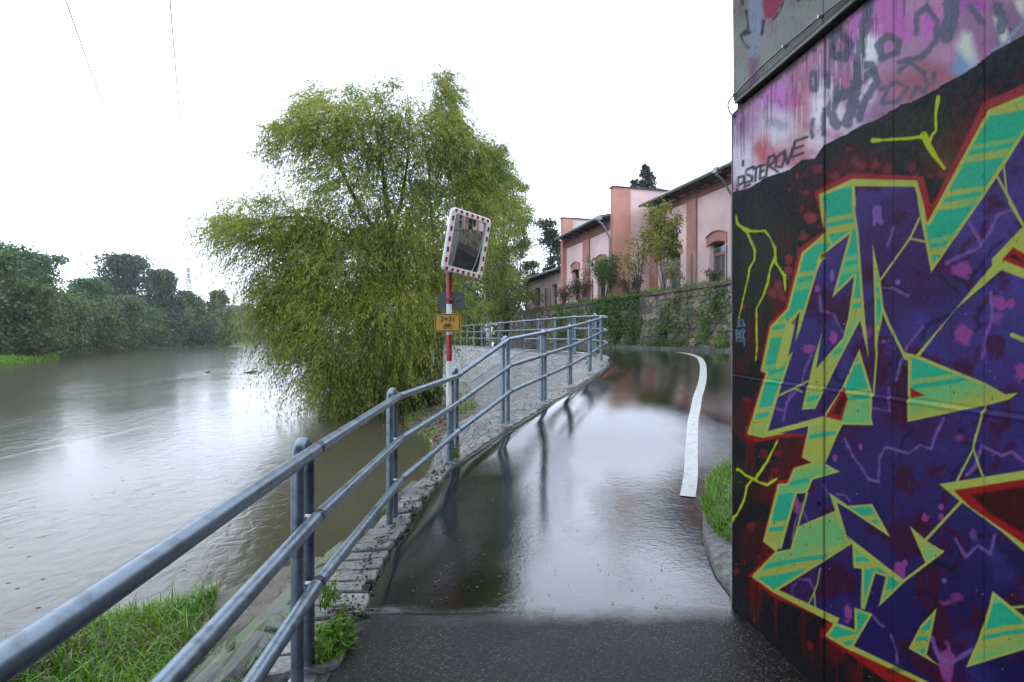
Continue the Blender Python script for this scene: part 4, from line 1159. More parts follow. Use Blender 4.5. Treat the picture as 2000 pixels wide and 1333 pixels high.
# mirror
mc = P(911, 477.2, 6.55)
Mx = Matrix.Rotation(.705, 3, 'Z') @ Matrix.Rotation(.097, 3, 'X') @ Matrix.Rotation(.130, 3, 'Y')
MWd, MHt = .60 * .957, .76 * .957
tm = empty('traffic_mirror', mc, 'tilted rectangular convex traffic mirror with white frame and red blocks on top of pole', 'mirror')
def rrect(w, h, r, n=5):
    out = []
    for cx, cy, a0 in ((w / 2 - r, h / 2 - r, 0), (-w / 2 + r, h / 2 - r, 90), (-w / 2 + r, -h / 2 + r, 180), (w / 2 - r, -h / 2 + r, 270)):
        for k in range(n + 1):
            a = math.radians(a0 + 90 * k / n); out.append((cx + r * math.cos(a), cy + r * math.sin(a)))
    return out
def mp_(x, z, y=0.0): return mc + Mx @ Vector((x, y, z))     # y negative = towards the viewer's side
bw = .062
rings = [(MWd, MHt, .05, .0), (MWd, MHt, .05, -.02), (MWd - .012, MHt - .012, .046, -.028), (MWd - 2 * bw, MHt - 2 * bw, .025, -.030), (MWd - 2 * bw - .014, MHt - 2 * bw - .014, .02, -.012)]
vs = []; fs = []
for w, h, rr0, y in rings: vs += [mp_(a, b, y) for a, b in rrect(w, h, rr0)]
n = 24
TILT = .02
for l in range(4):
    for j in range(n): a = l * n + j; b = l * n + (j + 1) % n; fs.append((a, b, b + n, a + n))
autosmooth(mesh('frame', vs, fs, M['white'], tm), 50)
# back shell
vs = []; fs = []
for w, h, rr0, y in [(MWd, MHt, .05, 0), (MWd - .02, MHt - .02, .05, .03), (MWd - .12, MHt - .12, .06, .075), (MWd - .3, MHt - .3, .06, .09)]: vs += [mp_(a, b, y) for a, b in rrect(w, h, rr0)]
for l in range(3):
    for j in range(n): a = l * n + j; b = l * n + (j + 1) % n; fs.append((a, a + n, b + n, b))
fs.append(tuple(3 * n + j for j in range(n)))
mesh('back_shell', vs, fs, M['white'], tm, smooth=True)
# convex glass
gw, gh = MWd - 2 * bw - .006, MHt - 2 * bw - .006; vs = []; fs = []; g = 18
for j in range(g + 1):
    for i in range(g + 1):
        x = (i / g - .5) * gw; z = (j / g - .5) * gh
        vs.append(mp_(x, z, .012 + TILT * x - .07 * z - (1 - (2 * x / gw) ** 2 * .5 - (2 * z / gh) ** 2 * .5) * .042))
for j in range(g):
    for i in range(g): a = j * (g + 1) + i; fs.append((a, a + 1, a + g + 2, a + g + 1))
mesh('mirror_glass', vs, fs, M['mirror'], tm, smooth=True)
# red blocks
def block(x, z, w, h):
    mb = MB(); q = Mx
    mb.box(mp_(x, z, -.0305), (w, .004, h), q); mb.build('red_block', M['red'], tm)
for k in range(7):
    x = (k - 3) * MWd / 7.45
    block(x, MHt / 2 - .031, .032, .034); block(x, -MHt / 2 + .031, .032, .034)
for k in range(5):
    z = (k - 2) * MHt / 6.1
    block(-MWd / 2 + .031, z, .028, .056); block(MWd / 2 - .031, z, .028, .056)
mb = MB(); mb.tube([mp_(-.19, -.25, .085), (pole_x, PZ, zz(530))], .018, 8); mb.box((pole_x, PZ, zz(528)), (.09, .09, .07)); mb.build('clamp', M['steel'], tm)

# signs
def plate(name, parent, c, w, h, r, yaw, m_, th=.004):
    q = Matrix.Rotation(yaw, 3, 'Z'); vs = []
    for y in (-th / 2, th / 2): vs += [c + q @ Vector((a, y, b)) for a, b in rrect(w, h, r)]
    fs = [tuple(range(n)), tuple(reversed(range(n, 2 * n)))] + [(j, j + n, (j + 1) % n + n, (j + 1) % n) for j in range(n)]
    fs[0] = tuple(range(n - 1, -1, -1)); fs[1] = tuple(range(n, 2 * n))
    return mesh(name, vs, fs, m_, parent)
def ringm(name, parent, c, w, h, r, t, yaw, m_, y):
    q = Matrix.Rotation(yaw, 3, 'Z')
    o = [c + q @ Vector((a, y, b)) for a, b in rrect(w, h, r)]; i_ = [c + q @ Vector((a, y, b)) for a, b in rrect(w - 2 * t, h - 2 * t, max(.004, r - t))]
    o2 = [v + q @ Vector((0, .0015, 0)) for v in o]; i2 = [v + q @ Vector((0, .0015, 0)) for v in i_]
    fs = []
    for j in range(n):
        k = (j + 1) % n; fs += [(j, k, k + n, j + n), (j, j + 2 * n, k + 2 * n, k), (j + n, k + n, k + 3 * n, j + 3 * n)]
    return mesh(name, o + i_ + o2 + i2, fs, m_, parent)
yaw = .10
yc = P(874.3, 630.8, PZ - .05)
ys = empty('cycle_route_sign', yc, 'small yellow rounded sign with route numbers and a bicycle on the pole', 'sign')
plate('plate', ys, yc, .300, .212, .026, yaw, M['yellow'])
ringm('border', ys, yc, .282, .194, .020, .008, yaw, M['black'], -.0045)
q = Matrix.Rotation(yaw, 3, 'Z')
def text(s, name, parent, pos, rot, size, m_, ext=.0015, bold=.0):
    cu = bpy.data.curves.new(name, 'FONT'); cu.body = s; cu.size = size; cu.extrude = ext / 2; cu.align_x = 'CENTER'; cu.align_y = 'CENTER'; cu.offset = bold; cu.resolution_u = 4
    ob = bpy.data.objects.new('tmp', cu); COL.objects.link(ob)
    me = bpy.data.meshes.new_from_object(ob.evaluated_get(bpy.context.evaluated_depsgraph_get()))
    bpy.data.objects.remove(ob)
    V = [Vector(v.co) for v in me.vertices]; Fc = [tuple(p_.vertices) for p_ in me.polygons]
    return mesh(name, [pos + rot @ v for v in V], Fc, m_, parent)
tr = q @ Matrix.Rotation(math.radians(90), 3, 'X')
text('3+31', 'route_number', ys, yc + q @ Vector((.003, -.0045, .040)), tr, .085, M['black'], bold=.0018)
mb = MB()
def l2(pts, w=.0028): mb.tube([yc + q @ Vector((x, -.005, z)) for x, z in pts], w, 5)
for cx in (-.030, .032): l2([(cx + .021 * math.cos(a * math.pi / 8), -.046 + .021 * math.sin(a * math.pi / 8)) for a in range(17)])
for pts in [[(-.030, -.046), (-.018, -.018), (.018, -.020), (.004, -.046), (-.018, -.018)], [(-.006, -.046), (.016, -.020)], [(.032, -.046), (.017, -.012), (.008, -.008)], [(-.018, -.018), (-.021, -.008)], [(-.030, -.007), (-.013, -.007)], [(.026, -.006), (.006, -.009)], [(-.030, -.046), (.004, -.046)]]: l2(pts)
mb.build('bicycle_symbol', M['black'], ys)
mb = MB(); mb.box(yc + Vector((0, .03, .0)), (.10, .05, .03)); mb.build('clamp', M['steel'], ys)
gc = P(882, 588.5, PZ + .06)
gs = empty('back_facing_sign', gc, 'small grey rounded sign seen from behind, clamped to the pole above the yellow sign', 'sign')
plate('plate', gs, gc, .302, .215, .03, .06, M['greyback'])
mb = MB(); mb.box((pole_x, PZ, zz(585.5)), (.09, .085, .028)); mb.box((pole_x + .085, PZ + .02, zz(586)), (.10, .012, .022)); mb.tube([(pole_x + .10, PZ - .02, zz(586.5)), (pole_x + .10, PZ + .05, zz(586.5))], .010, 8); mb.build('clamp', M['sleeve'], gs)
# ------------------------------------------------------------------ retaining wall above the road
def RWp(y): return 7.4 - .265 * (y - 19.2)       # x of the wall face at distance y
RWd = Vector((-.265, 1, 0)).normalized(); RWn = Vector((-1, -.265, 0)).normalized()   # along, and out towards the road
def RW(u, z, out=0.0):
    """u metres from the point at y=8"""
    p = Vector((RWp(8), 8, 0)) + RWd * u + RWn * out; return Vector((p.x, p.y, z))
RT = EYE + 1.80; RL = 46.0
rw = empty('retaining_wall', RW(20, EYE - .5), 'long old rubble stone retaining wall with brick coping between the road and the pink building', 'wall')
mb = MB()
mb.hexa([RW(-26, -.4, -.6), RW(RL, .6, -.6), RW(RL, .6, -.04), RW(-26, -.4, -.04)], [RW(-26, RT, -.6), RW(RL, RT, -.6), RW(RL, RT, -.06), RW(-26, RT, -.06)])
mb.build('core', M['mortar'], rw)
rr4 = random.Random(44); zb = EYE - .56
def wall_items(u0, u1, su, sz, seed):
    nu = int((u1 - u0) / su); nz = max(1, round((RT - zb) / sz)); it = []
    for (cx, cy), poly in cells(nu, nz, .34, .30, True, seed):
        pts = [(u0 + min(max(a, 0), nu) / nu * (u1 - u0), zb + min(max(b, 0), nz) / nz * (RT - zb)) for a, b in poly]
        q = []
        for p in pts:
            if not q or math.hypot(p[0] - q[-1][0], p[1] - q[-1][1]) > .02: q.append(p)
        if len(q) < 3: continue
        q3 = [RW(a, b, -.05 - .05 * (b - zb) / 2.3) for a, b in q]
        c = sum(q3, Vector()) / len(q3)
        v, f = stone(q3, RWn, c, .012, rr4.uniform(.03, .085), .022, rr4, .05)
        it.append((v, f, 0 if 11.2 < c.y / 1 - 8 < 28 else 1, c.y))
    return it
its = wall_items(-26, 0, .9, .5, 50) + wall_items(0, 10.5, .55, .36, 51) + wall_items(10.5, 24, .42, .27, 52) + wall_items(24, RL, .6, .36, 53)
its = [(a, b, (0 if c3 > 18.3 else 5000) + c3) for a, b, _, c3 in its]
lay('stone', 'far_stones', its, M['rubble'], rw, 300)
# brick-on-edge coping, one course, every brick raised a little unevenly
mb = MB(); u = 0
while u < RL:
    w = .085 if u < 30 else .17
    h = rr4.uniform(-.008, .010)
    p = RW(u + w / 2, RT + .05 + h, -.18)
    mb.box(p, (w - .010, .40 + rr4.uniform(-.012, .012), .115), Matrix.Rotation(math.atan2(RWd.y, RWd.x), 3, 'Z'))
    u += w
tag(mb.build('coping_bricks', M['coping'], rw), kind='stuff')
M['kerbdark'] = mat('dark_wet_kerb', (.035, .034, .033), (.09, .088, .084), 3, rough=.5, bump=.4)
# low kerb at its foot
mb = MB(); u = 0
while u < RL:
    L_ = 1.0
    mb.hexa([RW(u + .006, .9, .28), RW(u + L_ - .006, .9, .28), RW(u + L_ - .006, .9, .05), RW(u + .006, .9, .05)], [RW(u + .006, EYE - .405, .27), RW(u + L_ - .006, EYE - .405, .27), RW(u + L_ - .006, EYE - .405, .05), RW(u + .006, EYE - .405, .05)])
    u += L_
tag(mb.build('kerb', M['kerbdark']), kind='structure')
# ground of the upper terrace
a, b = RW(-26, RT - .03, -.3), RW(RL, RT - .03, -.3)
tag(mesh('terrace_ground', [a, b, b + Vector((60, 16, 1.0)), a + Vector((60, 16, 1.0))], [(0, 3, 2, 1)], M['grassland'], org=(0, 0, 0)), kind='structure')

# ------------------------------------------------------------------ the pink building
SB1, SB2 = 3.10, .80                        # set-backs of the right and the middle part behind the wall face
def BP(y, z, sb):
    """point on a facade plane sb metres behind the retaining wall, at distance measure y along it"""
    p = Vector((RWp(0), 0, 0)) + RWd * y - RWn * sb; return Vector((p.x, p.y, z))
def bu(px, sb):
    """distance measure along the facade for a photo column"""
    m = (px - 1000) / F
    o = Vector((RWp(0), 0, 0)) - RWn * sb
    # o.x + d.x*y = m*(o.y + d.y*y)
    return (m * o.y - o.x) / (RWd.x - m * RWd.y)
def bz(px, py, sb):
    y = bu(px, sb); Y = BP(y, 0, sb).y; return EYE + (658 - py) / F * Y
M['pink'] = mat('pink_render', (.57, .395, .375), (.64, .46, .44), 1.1, c3=(.47, .33, .31), scale3=.55, rough=.8, bump=.25, bscale=40, bdist=.008)
M['pink2'] = mat('grey_pink_render', (.33, .235, .225), (.43, .31, .30), 1.6, rough=.85, bump=.3, bscale=30, bdist=.008)
M['orange'] = mat('terracotta_render', (.38, .17, .12), (.45, .22, .165), 1.3, rough=.8, bump=.25, bscale=40, bdist=.008)
M['brown'] = mat('brown_render', (.29, .135, .10), (.35, .175, .13), 1.6, rough=.85, bump=.2, bscale=40)
M['frieze'] = mat('shaded_brown_render', (.15, .065, .045), (.21, .10, .07), 2, rough=.85, bump=.2)  # frieze brown darkened to carry the shade under the eaves
M['soffit'] = mat('dark_roof_timber', (.035, .028, .025), (.07, .055, .045), 6, rough=.7)
M['roof'] = mat('dark_roof_sheet', (.05, .055, .06), (.09, .095, .10), 4, rough=.45, bump=.3)
M['zinc'] = mat('weathered_zinc', (.16, .21, .21), (.24, .29, .28), 8, rough=.45, metal=.5)
M['wood'] = mat('brown_window_wood', (.14, .055, .03), (.20, .085, .05), 12, rough=.5)
M['glass'] = mat('window_glass', (.02, .025, .028), rough=.04, spec=.8)
M['greydoor'] = mat('grey_shutter', (.10, .10, .105), (.15, .15, .155), 9, rough=.5)
bl = empty('pink_building', BP(34, RT, SB1), 'long pink rendered building with terracotta pilasters and dark eaves standing above the stone wall', 'building')
BZ = RT - .05
def fb(name, m_, y0, y1, sb, o0, o1, z0, z1, parent=None):
    """box on the facade: from y0 to y1, between o0 and o1 in front of plane sb"""
    mb = MB(); mb.hexa([BP(y0, z0, sb - o0), BP(y1, z0, sb - o0), BP(y1, z0, sb - o1), BP(y0, z0, sb - o1)], [BP(y0, z1, sb - o0), BP(y1, z1, sb - o0), BP(y1, z1, sb - o1), BP(y0, z1, sb - o1)])
    return mb.build(name, m_, parent or bl)

def facade(name, m_, y0, y1, sb, z0, z1, wins, th=.35):
    """wall sheet with real openings; wins: (y0,y1,z0,z1)"""
    ys = sorted({y0, y1, *[w[0] for w in wins], *[w[1] for w in wins]}); zs_ = sorted({z0, z1, *[w[2] for w in wins], *[w[3] for w in wins]})
    mb = MB()
    for i in range(len(ys) - 1):
        for j in range(len(zs_) - 1):
            a, b, c, d = ys[i], ys[i + 1], zs_[j], zs_[j + 1]; cy, cz = (a + b) / 2, (c + d) / 2
            if any(w[0] < cy < w[1] and w[2] < cz < w[3] for w in wins): continue
            mb.addm([BP(a, c, sb), BP(b, c, sb), BP(b, d, sb), BP(a, d, sb)], [(0, 1, 2, 3)])
    for a, b, c, d in wins:       # reveals
        for p_, q_ in (((a, c), (b, c)), ((b, c), (b, d)), ((b, d), (a, d)), ((a, d), (a, c))):
            mb.addm([BP(p_[0], p_[1], sb), BP(q_[0], q_[1], sb), BP(q_[0], q_[1], sb + th), BP(p_[0], p_[1], sb + th)], [(0, 1, 2, 3)])
    return mb.build(name, m_, bl)

def window(y0, y1, z0, z1, sb, arch=True, m_='wood', transom=.70):
    w = y1 - y0; f = fb('window', M[m_], y0, y0 + .09, sb, -.34, -.22, z0, z1)
    mb = MB()
    def bx(a, b, c, d, o0=-.34, o1=-.22): mb.hexa([BP(a, c, sb - o0), BP(b, c, sb - o0), BP(b, c, sb - o1), BP(a, c, sb - o1)], [BP(a, d, sb - o0), BP(b, d, sb - o0), BP(b, d, sb - o1), BP(a, d, sb - o1)])
    bx(y1 - .09, y1, z0, z1); bx(y0 + .09, y1 - .09, z1 - .1, z1); bx(y0 + .09, y1 - .09, z0, z0 + .12)
    zt_ = z0 + (z1 - z0) * transom; bx(y0 + .09, y1 - .09, zt_ - .06, zt_ + .06, -.34, -.20); ym = (y0 + y1) / 2; bx(ym - .035, ym + .035, z0 + .12, zt_ - .06, -.34, -.23)
    mb.build('frame_bars', M[m_], f)
    mb = MB()
    for c, d in ((z0 + .12, zt_ - .06), (zt_ + .06, z1 - .1)):
        mb.addm([BP(y0 + .09, c, sb + .30), BP(y1 - .09, c, sb + .30), BP(y1 - .09, d, sb + .30), BP(y0 + .09, d, sb + .30)], [(0, 1, 2, 3)])
    mb.build('pane', M['glass'], f)
    if arch:                     # segmental hood above the opening
        vs = []; fs = []; N = 9; a0, a1 = y0 - .17, y1 + .17
        for k in range(N):
            t = k / (N - 1); y = a0 + (a1 - a0) * t; s = 1 - (2 * t - 1) ** 2
            zb_ = z1 - .16 + .17 * s; ztp = z1 + .30 + .20 * s
            for o, z in ((-.12, zb_), (.05, zb_), (.05, ztp - .05), (.10, ztp - .05), (.10, ztp), (-.12, ztp)): vs.append(BP(y, z, sb - o))
        for k in range(N - 1):
            for j in range(6): a = k * 6 + j; b = k * 6 + (j + 1) % 6; fs.append((a, b, b + 6, a + 6))
        fs += [tuple(range(5, -1, -1)), tuple((N - 1) * 6 + j for j in range(6))]
        mesh('window_hood', vs, fs, M['brown'], bl)
    return f

# part 1 (right)
e1 = EYE + (658 - 322) / F * BP(bu(1425, SB1 - .8), 0, SB1 - .8).y - .10      # eaves height
yA, yB = -2.0, bu(1271, SB1)                 # nearest end to the step
wl = []
for x0, x1, yt, yb in [(1385.4, 1415.8, 470, 543)]:
    wl.append((bu(x1, SB1), bu(x0, SB1), EYE + 2.45, EYE + 4.22))
wl.append((bu(1326, SB1) - .15, bu(1308, SB1), EYE + 1.95, EYE + 4.22))
pitch = (bu(1325, SB1) - bu(1415.8, SB1))
y = wl[0][0] - 5.2
while y > yA + 1: wl.append((y, y + 1.25, EYE + 2.45, EYE + 4.22)); y -= 5.2
facade('wall', M['pink'], yA, yB, SB1, BZ, e1, wl)
for w in wl: window(*w, SB1)
fz = EYE + 6.50
fb('frieze', M['frieze'], yA, yB, SB1, 0, .05, fz, e1 - .02)
for x0, x1 in [(1343.8, 1362), (1270.6, 1284.8)]:
    fb('pilaster', M['brown'], bu(x1, SB1), min(yB - .002, bu(x0, SB1)), SB1, .002, .09, BZ, fz - .003)
pw = bu(1343.8, SB1) - bu(1362, SB1); y = bu(1362, SB1) - 5.3
while y > yA: fb('pilaster', M['brown'], y, y + pw, SB1, .002, .09, BZ, fz - .003); y -= 5.3
fb('side_wall', M['pink'], yA - .3, yA, SB1, -7, 0, BZ, e1)
def roof(y0, y1, sb, ez, over, rise, depth, m_='roof'):
    """shallow roof: soffit board, fascia gutter and sheet"""
    mb = MB(); th = .10
    def q(y, o, z): return BP(y, z, sb - o)
    k = rise / depth
    mb.hexa([q(y0, over, ez), q(y1, over, ez), q(y1, -depth, ez + (over + depth) * k), q(y0, -depth, ez + (over + depth) * k)],
            [q(y0, over, ez + th), q(y1, over, ez + th), q(y1, -depth, ez + th + (over + depth) * k), q(y0, -depth, ez + th + (over + depth) * k)])
    r_ = mb.build('roof', M[m_], bl)
    mb = MB(); mb.hexa([q(y0 + .01, over - .02, ez - .03), q(y1 - .01, over - .02, ez - .03), q(y1 - .01, .06, ez - .03), q(y0 + .01, .06, ez - .03)], [q(y0 + .01, over - .02, ez - .004), q(y1 - .01, over - .02, ez - .004), q(y1 - .01, .06, ez - .004), q(y0 + .01, .06, ez - .004)])
    mb.build('soffit_board', M['soffit'], r_)
    y = y0 + .2
    while y < y1 - .1:
        mb = MB(); mb.hexa([q(y, over - .12, ez - .13), q(y + .12, over - .12, ez - .13), q(y + .12, -.05, ez - .13), q(y, -.05, ez - .13)], [q(y, over - .12, ez - .032), q(y + .12, over - .12, ez - .032), q(y + .12, -.0, ez - .032), q(y, -.0, ez - .032)])
        mb.build('rafter_end', M['soffit'], r_); y += .95
    mb = MB(); mb.tube([q(y0 - .05, over + .07, ez + .03), q(y1 + .05, over + .07, ez + .0)], .075, 10); mb.build('gutter', M['zinc'], r_, smooth=True)
    mb = MB(); y = y0
    while y < y1:                            # standing seams
        mb.hexa([q(y, over, ez + th), q(y + .03, over, ez + th), q(y + .03, -depth, ez + th + (over + depth) * k), q(y, -depth, ez + th + (over + depth) * k)],
                [q(y, over, ez + th + .04), q(y + .03, over, ez + th + .04), q(y + .03, -depth, ez + th + .04 + (over + depth) * k), q(y, -depth, ez + th + .04 + (over + depth) * k)]); y += .62
    mb.build('seams', M['roof'], r_)
    return r_
roof(yA - .5, bu(1252, SB1 - .8), SB1, e1 + .10, .80, 1.1, 5.5)
def downpipe(y, sb, ez, over):
    mb = MB()
    def q(o, z, dy=0): return BP(y + dy, z, sb - o)
    mb.tube([q(over + .07, ez + .0), q(over + .07, ez - .22), q(over * .8, ez - .35), q(.20, ez - .95), q(.14, ez - 1.1), q(.14, BZ)], .052, 8)
    mb.box(q(over + .07, ez - .02), (.24, .24, .22), Matrix.Rotation(math.atan2(RWd.y, RWd.x), 3, 'Z'))
    autosmooth(mb.build('downpipe', M['zinc'], bl))
downpipe(bu(1403, SB1 - .8), SB1, e1 + .1, .8)
# fire wall between part 1 and part 2: projecting near face with a terracotta corner strip
SBf = SB2 - .12
yF = bu(1197.5, SBf)
def near_face(y, sb0, sb1, z0, z1, name, m_, o=0.0):
    """face across the building at distance y (normal towards the camera), from set-back sb0 to sb1"""
    mb = MB(); mb.hexa([BP(y - o, z0, sb0), BP(y - o, z0, sb1), BP(y + .35, z0, sb1), BP(y + .35, z0, sb0)], [BP(y - o, z1, sb0), BP(y - o, z1, sb1), BP(y + .35, z1, sb1), BP(y + .35, z1, sb0)])
    return mb.build(name, m_, bl)
def zat(py, y, sb): return EYE + (658 - py) / F * BP(y, 0, sb).y
yw = yB
# left corner of the near face is seen at px 1197.5: find its set-back on the plane y=yB
def sb_for(px, y):
    m = (px - 1000) / F; o = Vector((RWp(0), 0, 0)) + RWd * y
    # (o - n*sb).x = m*(o - n*sb).y
    return (o.x - m * o.y) / (RWn.x - m * RWn.y)
sL = sb_for(1197.5, yw); sM = sb_for(1230, yw); sR = sb_for(1300, yw)
zT = zat(366, yw, sL)
near_face(yw, sL, sL + .02 + (sM - sL), BZ, zT, 'corner_strip', M['orange'], .045)
near_face(yw, sL + .05, 9.5, BZ, zT - .002, 'fire_wall', M['pink'])
mb = MB(); mb.hexa([BP(yw - .08, zT, sL - .06), BP(yw - .08, zT, 9.5), BP(yw + .42, zT, 9.5), BP(yw + .42, zT, sL - .06)], [BP(yw - .08, zT + .07, sL - .06), BP(yw - .08, zT + .07, 9.5), BP(yw + .42, zT + .07, 9.5), BP(yw + .42, zT + .07, sL - .06)]); mb.build('parapet_cap', M['soffit'], bl)
# part 2 (middle)
SBm = sL + .05
y2a, y2b = yw + .36, bu(1106, SBm)
e2 = zat(416, bu(1197, SBm - .7), SBm - .7)
wl2 = [(bu(1131, SBm), bu(1118, SBm), EYE + 2.3, zat(527, bu(1124, SBm), SBm)), (bu(1182.5, SBm), bu(1167, SBm), EYE + 2.0, zat(514, bu(1175, SBm), SBm))]
facade('wall', M['pink'], y2a, y2b, SBm, BZ, e2, wl2)
for w in wl2: window(*w, SBm)
fz2 = zat(486, bu(1106, SBm), SBm)
fb('frieze', M['frieze'], y2a, y2b - .003, SBm, 0, .05, fz2, e2 - .02)
for x0, x1 in [(1140.6, 1152.7)]: fb('pilaster', M['brown'], bu(x1, SBm), bu(x0, SBm), SBm, .002, .09, BZ, fz2 - .003)
roof(y2a + .01, bu(1087, SBm - .7), SBm, e2 + .1, .70, 1.0, 5.0)
downpipe(bu(1172, SBm - .7), SBm, e2 + .08, .7)
# fire wall between part 2 and the annex
yv = y2b + .002; s2 = sb_for(1098.6, yv); zT2 = zat(427, yv, s2)
near_face(yv, s2, sb_for(1118, yv), BZ, zT2, 'corner_strip', M['orange'], .04)
near_face(yv, s2 + .04, 8.0, BZ, zT2 - .002, 'fire_wall', M['orange'] if False else M['pink'])
mb = MB(); mb.hexa([BP(yv - .06, zT2, s2 - .05), BP(yv - .06, zT2, 8), BP(yv + .4, zT2, 8), BP(yv + .4, zT2, s2 - .05)], [BP(yv - .06, zT2 + .08, s2 - .05), BP(yv - .06, zT2 + .08, 8), BP(yv + .4, zT2 + .08, 8), BP(yv + .4, zT2 + .08, s2 - .05)]); mb.build('parapet_cap', M['soffit'], bl)
mb = MB(); pA = BP(yv + .1, 0, sb_for(1111, yv)); mb.tube([Vector((pA.x, pA.y, zT2 - 1)), Vector((pA.x, pA.y, zT2 + 2.0))], .018, 6); mb.build('aerial', M['greyback'], bl)
# annex (far left, low)
SBa = s2 + .35
y3a, y3b = yv + .36, bu(1033, SBa)
e3 = zat(525, bu(1097, SBa - .5), SBa - .5)
wl3 = [(bu(1088, SBa), bu(1078, SBa), zat(596, bu(1083, SBa), SBa), zat(556, bu(1083, SBa), SBa)), (bu(1055, SBa), bu(1045.5, SBa), zat(600, bu(1050, SBa), SBa), zat(563, bu(1050, SBa), SBa))]
facade('wall', M['pink2'], y3a, y3b, SBa, BZ - .4, e3, wl3, .2)
for w in wl3: window(*w, SBa, arch=False, m_='greydoor', transom=.5)
fb('corner_strip', M['orange'], y3b + .002, y3b + .5, SBa, -.1, .06, BZ - .4, e3 - .02)
for w in wl3: fb('window_sill', M['brown'], w[0] - .1, w[1] + .1, SBa, 0, .10, w[2] - .12, w[2] - .02)
roof(y3a, y3b + .8, SBa, e3 + .05, .55, .8, 4.0)
near_face(y3b + .1, SBa + 1.5, 6, e3, e3 + 1.0, 'fire_wall', M['pink'])
mb = MB(); q0 = BP(bu(1031, SBa), 0, SBa - .15); mb.tube([Vector((q0.x, q0.y, e3)), Vector((q0.x, q0.y, BZ - .4))], .07, 8); mb.build('downpipe', M['red'] if False else M['wood'], bl)
mb = MB(); q0 = BP(bu(1069, SBa), 0, SBa - .12); mb.tube([Vector((q0.x, q0.y, e3 - .9)), Vector((q0.x, q0.y, BZ - .4))], .05, 8); mb.build('vent_pipe', M['sleeve'], bl)
mb = MB(); q0 = BP(bu(1062, SBa), 0, SBa - .7); q1 = BP(bu(1040, SBa), 0, SBa - .7); mb.tube([Vector((q0.x, q0.y, BZ - .3)), Vector((q0.x, q0.y, BZ + 1.0)), Vector((q1.x, q1.y, BZ + .1))], .03, 6); mb.build('step_handrail', M['sleeve'], bl)
# roofs need something under them: rear body of the building
mb = MB(); mb.hexa([BP(yA, BZ, SB1 + .5), BP(yw, BZ, SB1 + .5), BP(yw, BZ, 9), BP(yA, BZ, 9)], [BP(yA, e1 - .1, SB1 + .5), BP(yw, e1 - .1, SB1 + .5), BP(yw, e1 - .1, 9), BP(yA, e1 - .1, 9)])
mb.hexa([BP(y2a, BZ, SBm + .5), BP(y2b, BZ, SBm + .5), BP(y2b, BZ, 8), BP(y2a, BZ, 8)], [BP(y2a, e2 - .1, SBm + .5), BP(y2b, e2 - .1, SBm + .5), BP(y2b, e2 - .1, 8), BP(y2a, e2 - .1, 8)])
mb.hexa([BP(y3a, BZ - .3, SBa + .3), BP(y3b, BZ - .3, SBa + .3), BP(y3b, BZ - .3, 7), BP(y3a, BZ - .3, 7)], [BP(y3a, e3 - .1, SBa + .3), BP(y3b, e3 - .1, SBa + .3), BP(y3b, e3 - .1, 7), BP(y3a, e3 - .1, 7)])
mb.build('rear_body', M['pink2'], bl)
# wire fence on the wall top
fn = empty('wire_fence', RW(18, RT + .1, -.25), 'thin wire mesh fence on dark posts along the top of the stone wall', 'fence')
def ru(px): 
    m = (px - 1000) / F; o = RW(0, 0, -.25); return (m * o.y - o.x) / (RWd.x - m * RWd.y)
us = [ru(x) for x in (1419, 1351, 1296.5, 1218.5, 1157, 1109.6, 1075)]
us = [us[0] - 5, us[0] - 2.5] + us
for u in us:
    mb = MB(); mb.tube([RW(u, RT + .08, -.25), RW(u, RT + 1.42, -.25)], .028, 8); mb.build('post', M['sleeve'], fn)
mb = MB(); u = us[1]
while u < us[4]:
    for sgn in (-1, 1):
        a = RW(u, RT + .12, -.24); b = RW(u + sgn * 1.25, RT + 1.38, -.24); mb.tube([a, b], .0022, 3, caps=False)
    u += .085
tag(mb.build('mesh_wire', M['steel'], fn), kind='stuff')
mb = MB(); mb.tube([RW(us[0], RT + 1.38, -.24), RW(us[-1], RT + 1.38, -.24)], .004, 4); mb.build('top_wire', M['steel'], fn)

# lamp column, person, pylon, chimney, distant blocks, power lines
Lz = 52
lb = P(947, 672, Lz); lamp = empty('street_lamp', lb, 'slim pale street lamp column among the trees behind the railing', 'street lamp')
mb = MB(); mb.tube([lb, P(947, 568, Lz)], [.07, .045], 10); mb.build('column', M['zinc'], lamp, smooth=True)
mb = MB(); mb.tube([P(947, 568, Lz), P(946, 563, Lz), P(940, 562.5, Lz)], .035, 8); mb.box(P(939.5, 563, Lz), (.55, .2, .09)); mb.build('lamp_head', M['kerb'], lamp)
# ------------------------------------------------------------------ vegetation
def leaf_mesh(name, pos, dirs, wid, length, width, m_, parent=None, val=None, org=None, fold=0.0):
    """many leaves, one four-cornered blade each: pos base, dirs unit direction, wid unit side vector"""
    n = len(pos); L = np.asarray(length).reshape(-1, 1) * np.ones((n, 1)); W = np.asarray(width).reshape(-1, 1) * np.ones((n, 1))
    a = pos; c = pos + dirs * L; m1 = pos + dirs * L * .45 + wid * W * .5; m2 = pos + dirs * L * .45 - wid * W * .5
    V = np.stack([a, m1, c, m2], 1).reshape(-1, 3)
    Fc = np.arange(n * 4, dtype=np.int32).reshape(-1, 4)
    o = mesh(name, V, Fc, m_, parent, org=org)
    at = o.data.attributes.new('v', 'FLOAT', 'POINT')
    v = rng.random(n) if val is None else np.clip(val + rng.normal(0, .14, n), 0, 1)
    at.data.foreach_set('value', np.repeat(v.astype(np.float32), 4))
    return o
def unit(a): return a / (np.linalg.norm(a, axis=1, keepdims=True) + 1e-9)
def perp(d):
    r = rng.normal(size=d.shape); return unit(np.cross(d, r))
